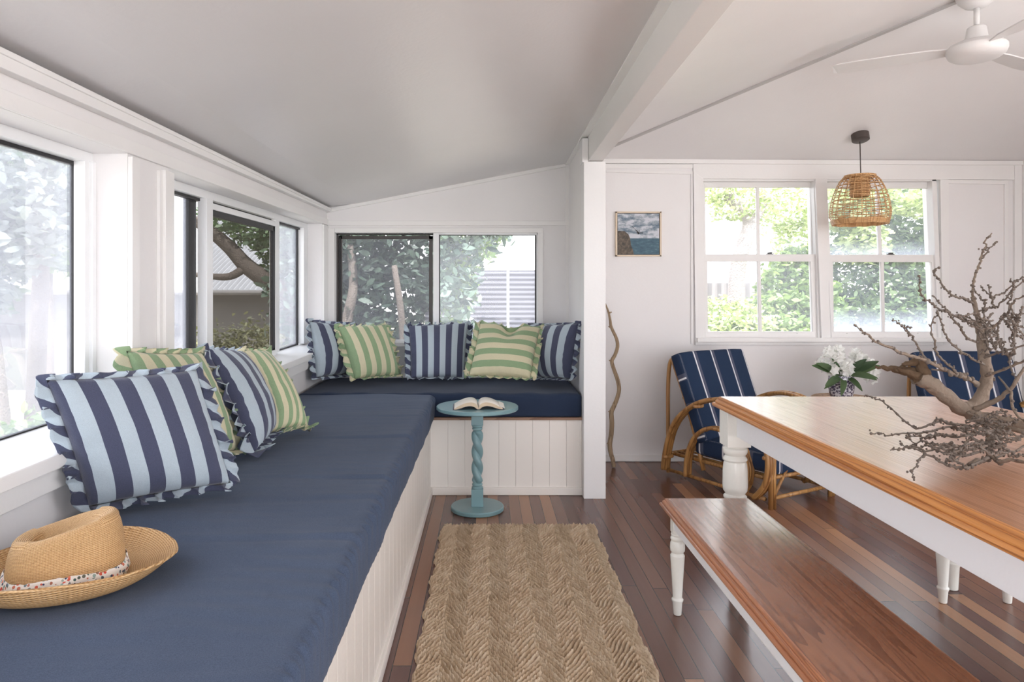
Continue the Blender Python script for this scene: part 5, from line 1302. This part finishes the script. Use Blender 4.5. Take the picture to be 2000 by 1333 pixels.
foliage('garden_hedge', [(pt(1680,560,8.5), (.8,.6,.9)), (pt(1780,560,8.5), (.9,.6,1.0)), (pt(1880,520,8.6), (.8,.6,1.1)), (pt(1780,440,8.7), (.8,.6,.6)), (pt(1690,440,8.8), (.5,.5,.5)), (pt(1740,640,8.2), (1.2,.5,.5)), (pt(1860,620,8.2), (.8,.5,.6)), (pt(1640,620,8.5), (.3,.5,.5))], 20000, .048, M['leaf_hedge'] if 'leaf_hedge' in M else M['leaf_mid'], 'tall dense green hedge filling the right sash window', 'hedge', 'garden bushes', 6)
foliage('palm_bush', [(pt(1650,400,8), (.45,.4,.35)), (pt(1700,390,8), (.4,.4,.3)), (pt(1800,395,8), (.35,.4,.2)), (pt(1690,470,7.9), (.3,.3,.3))], 2600, .055, M['leaf_lime'], 'bright yellow-green foliage in front of the hedge, behind the pendant lamp', 'bush', 'garden bushes', 7)
b = MB(); corrugated(b, X(1340,13), X(1510,13), -.7, Z(553,13), 13, .18, .03, False); o = b.build('garden_fence', M['shed']); tag(o, 'dark ribbed fence beyond the lower left sash window', 'fence')
# seen through the left windows: neighbour's low shed, trees and the open yard
sh = empty('neighbour_shed', (X(440,13.2), 13.2, -.65)); tag(sh, 'low dark shed with a corrugated roof beyond the insect screen', 'shed')
sx, sy, sz = sh.location
def rel(v): return (v[0]-sx, v[1]-sy, v[2]-sz)
b = MB(); xa_, xb2 = -9.8, -3.3
b.add([rel(v) for v in [(xa_,13.3,-.65),(xb2,13.3,-.65),(xb2,13.3,1.35),(xa_,13.3,1.35),(xa_,17,-.65),(xb2,17,-.65),(xb2,17,2.9),(xa_,17,2.9)]], [(0,1,2,3),(1,5,6,2),(5,4,7,6),(4,0,3,7)]); b.build('shed_wall', M['shed'], sh)
b = MB(); n = 420; vs = []
for i in range(n+1):
    x = xa_-.3+(xb2-xa_+.6)*i/n; d = .030*math.sin(i*PI/3.0); vs += [rel((x,12.9,1.28+d)), rel((x,17.2,3.10+d))]
b.add(vs, [(2*i, 2*i+2, 2*i+3, 2*i+1) for i in range(n)]); b.build('shed_roof', M['roofing'], sh)
b = MB(); b.tube([rel((xa_-.3,12.88,1.25)), rel((xb2+.3,12.88,1.25))], .05, 8); b.build('gutter', M['shed'], sh)
foliage('shade_tree', [(pt(505,445,8.2), (.50,.5,.30)), (pt(440,425,8.2), (.45,.5,.2)), (pt(545,470,8.3), (.35,.5,.45)), (pt(590,500,9), (.4,.5,.9))], 3600, .048, M['leaf_dark'], 'spreading tree with a thick dark branch beyond the insect screen', 'tree', 'garden trees', 8,
        [([pt(590,640,8), pt(560,575,8), pt(520,548,8), pt(480,518,8), pt(450,485,8), pt(415,455,8), pt(380,430,8)], .125, .06), ([pt(480,522,8), pt(450,540,7.9), pt(410,540,7.8), pt(370,535,7.8)], .055, .025), ([pt(590,640,8), pt(600,720,8), pt(600,900,8)], .17, .2)], 'bark_dark')
foliage('yard_bush', [((X(440,11),11,-.02), (.6,.4,.85)), ((X(490,11),11.2,.1), (.55,.4,.85)), ((X(535,11),11,.0), (.4,.4,.95)), ((X(400,11),11,-.1), (.5,.4,.8))], 6500, .045, M['leaf_olive'], 'low green bush in the yard below the shed, seen through the insect screen', 'bush', 'garden bushes', 9)
def yard_tree(name, px, Y, label, seed, blobs, n, mat, r=.09, lean=0):
    b0 = [((X(px+dx, Y), Y, Z(py, Y)), rr) for dx, py, rr in blobs]
    foliage(name, b0, n, .085, mat, label, 'tree', 'garden trees', seed, [([(X(px,Y), Y, -.65), (X(px,Y)+lean*.4, Y, .6), (X(px,Y)+lean, Y, 2.2), (X(px,Y)+lean*1.6, Y+.2, 3.4)], r, r*.6)], 'bark')
yard_tree('yard_tree', 62, 7.2, 'slender-trunked tree outside the nearest left window, closest to its jamb', 21, [(0, 380, (1.0,.7,.6)), (-40, 450, (.8,.6,.5)), (30, 330, (.8,.6,.5))], 1900, M['leaf_dark'], .10, .15)
yard_tree('yard_tree', 20, 6.4, 'leaning tree at the left edge of the nearest window', 22, [(0, 420, (.8,.7,.6)), (10, 340, (.8,.6,.5)), (-60, 520, (.5,.5,.6))], 1600, M['leaf_grey'], .08, -.35)
yard_tree('yard_tree', 96, 9.5, 'thin straight tree standing farther back in the bright yard', 23, [(0, 400, (1.0,.8,.8)), (25, 470, (.7,.6,.6))], 1500, M['leaf_mid'], .07, .0)
yard_tree('yard_tree', -60, 7.5, 'tree half cut off by the left edge of the picture', 24, [(0, 420, (1.0,.8,1.0)), (30, 520, (.7,.6,.6))], 1400, M['leaf_dark'], .09, .1)
foliage('yard_bush', [((X(60,5.6),5.6,-.15), (.45,.4,.5)), ((X(20,5.4),5.4,-.3), (.4,.4,.4))], 1300, .06, M['leaf_mid'], 'small bush low outside the nearest left window', 'bush', 'garden bushes', 25)
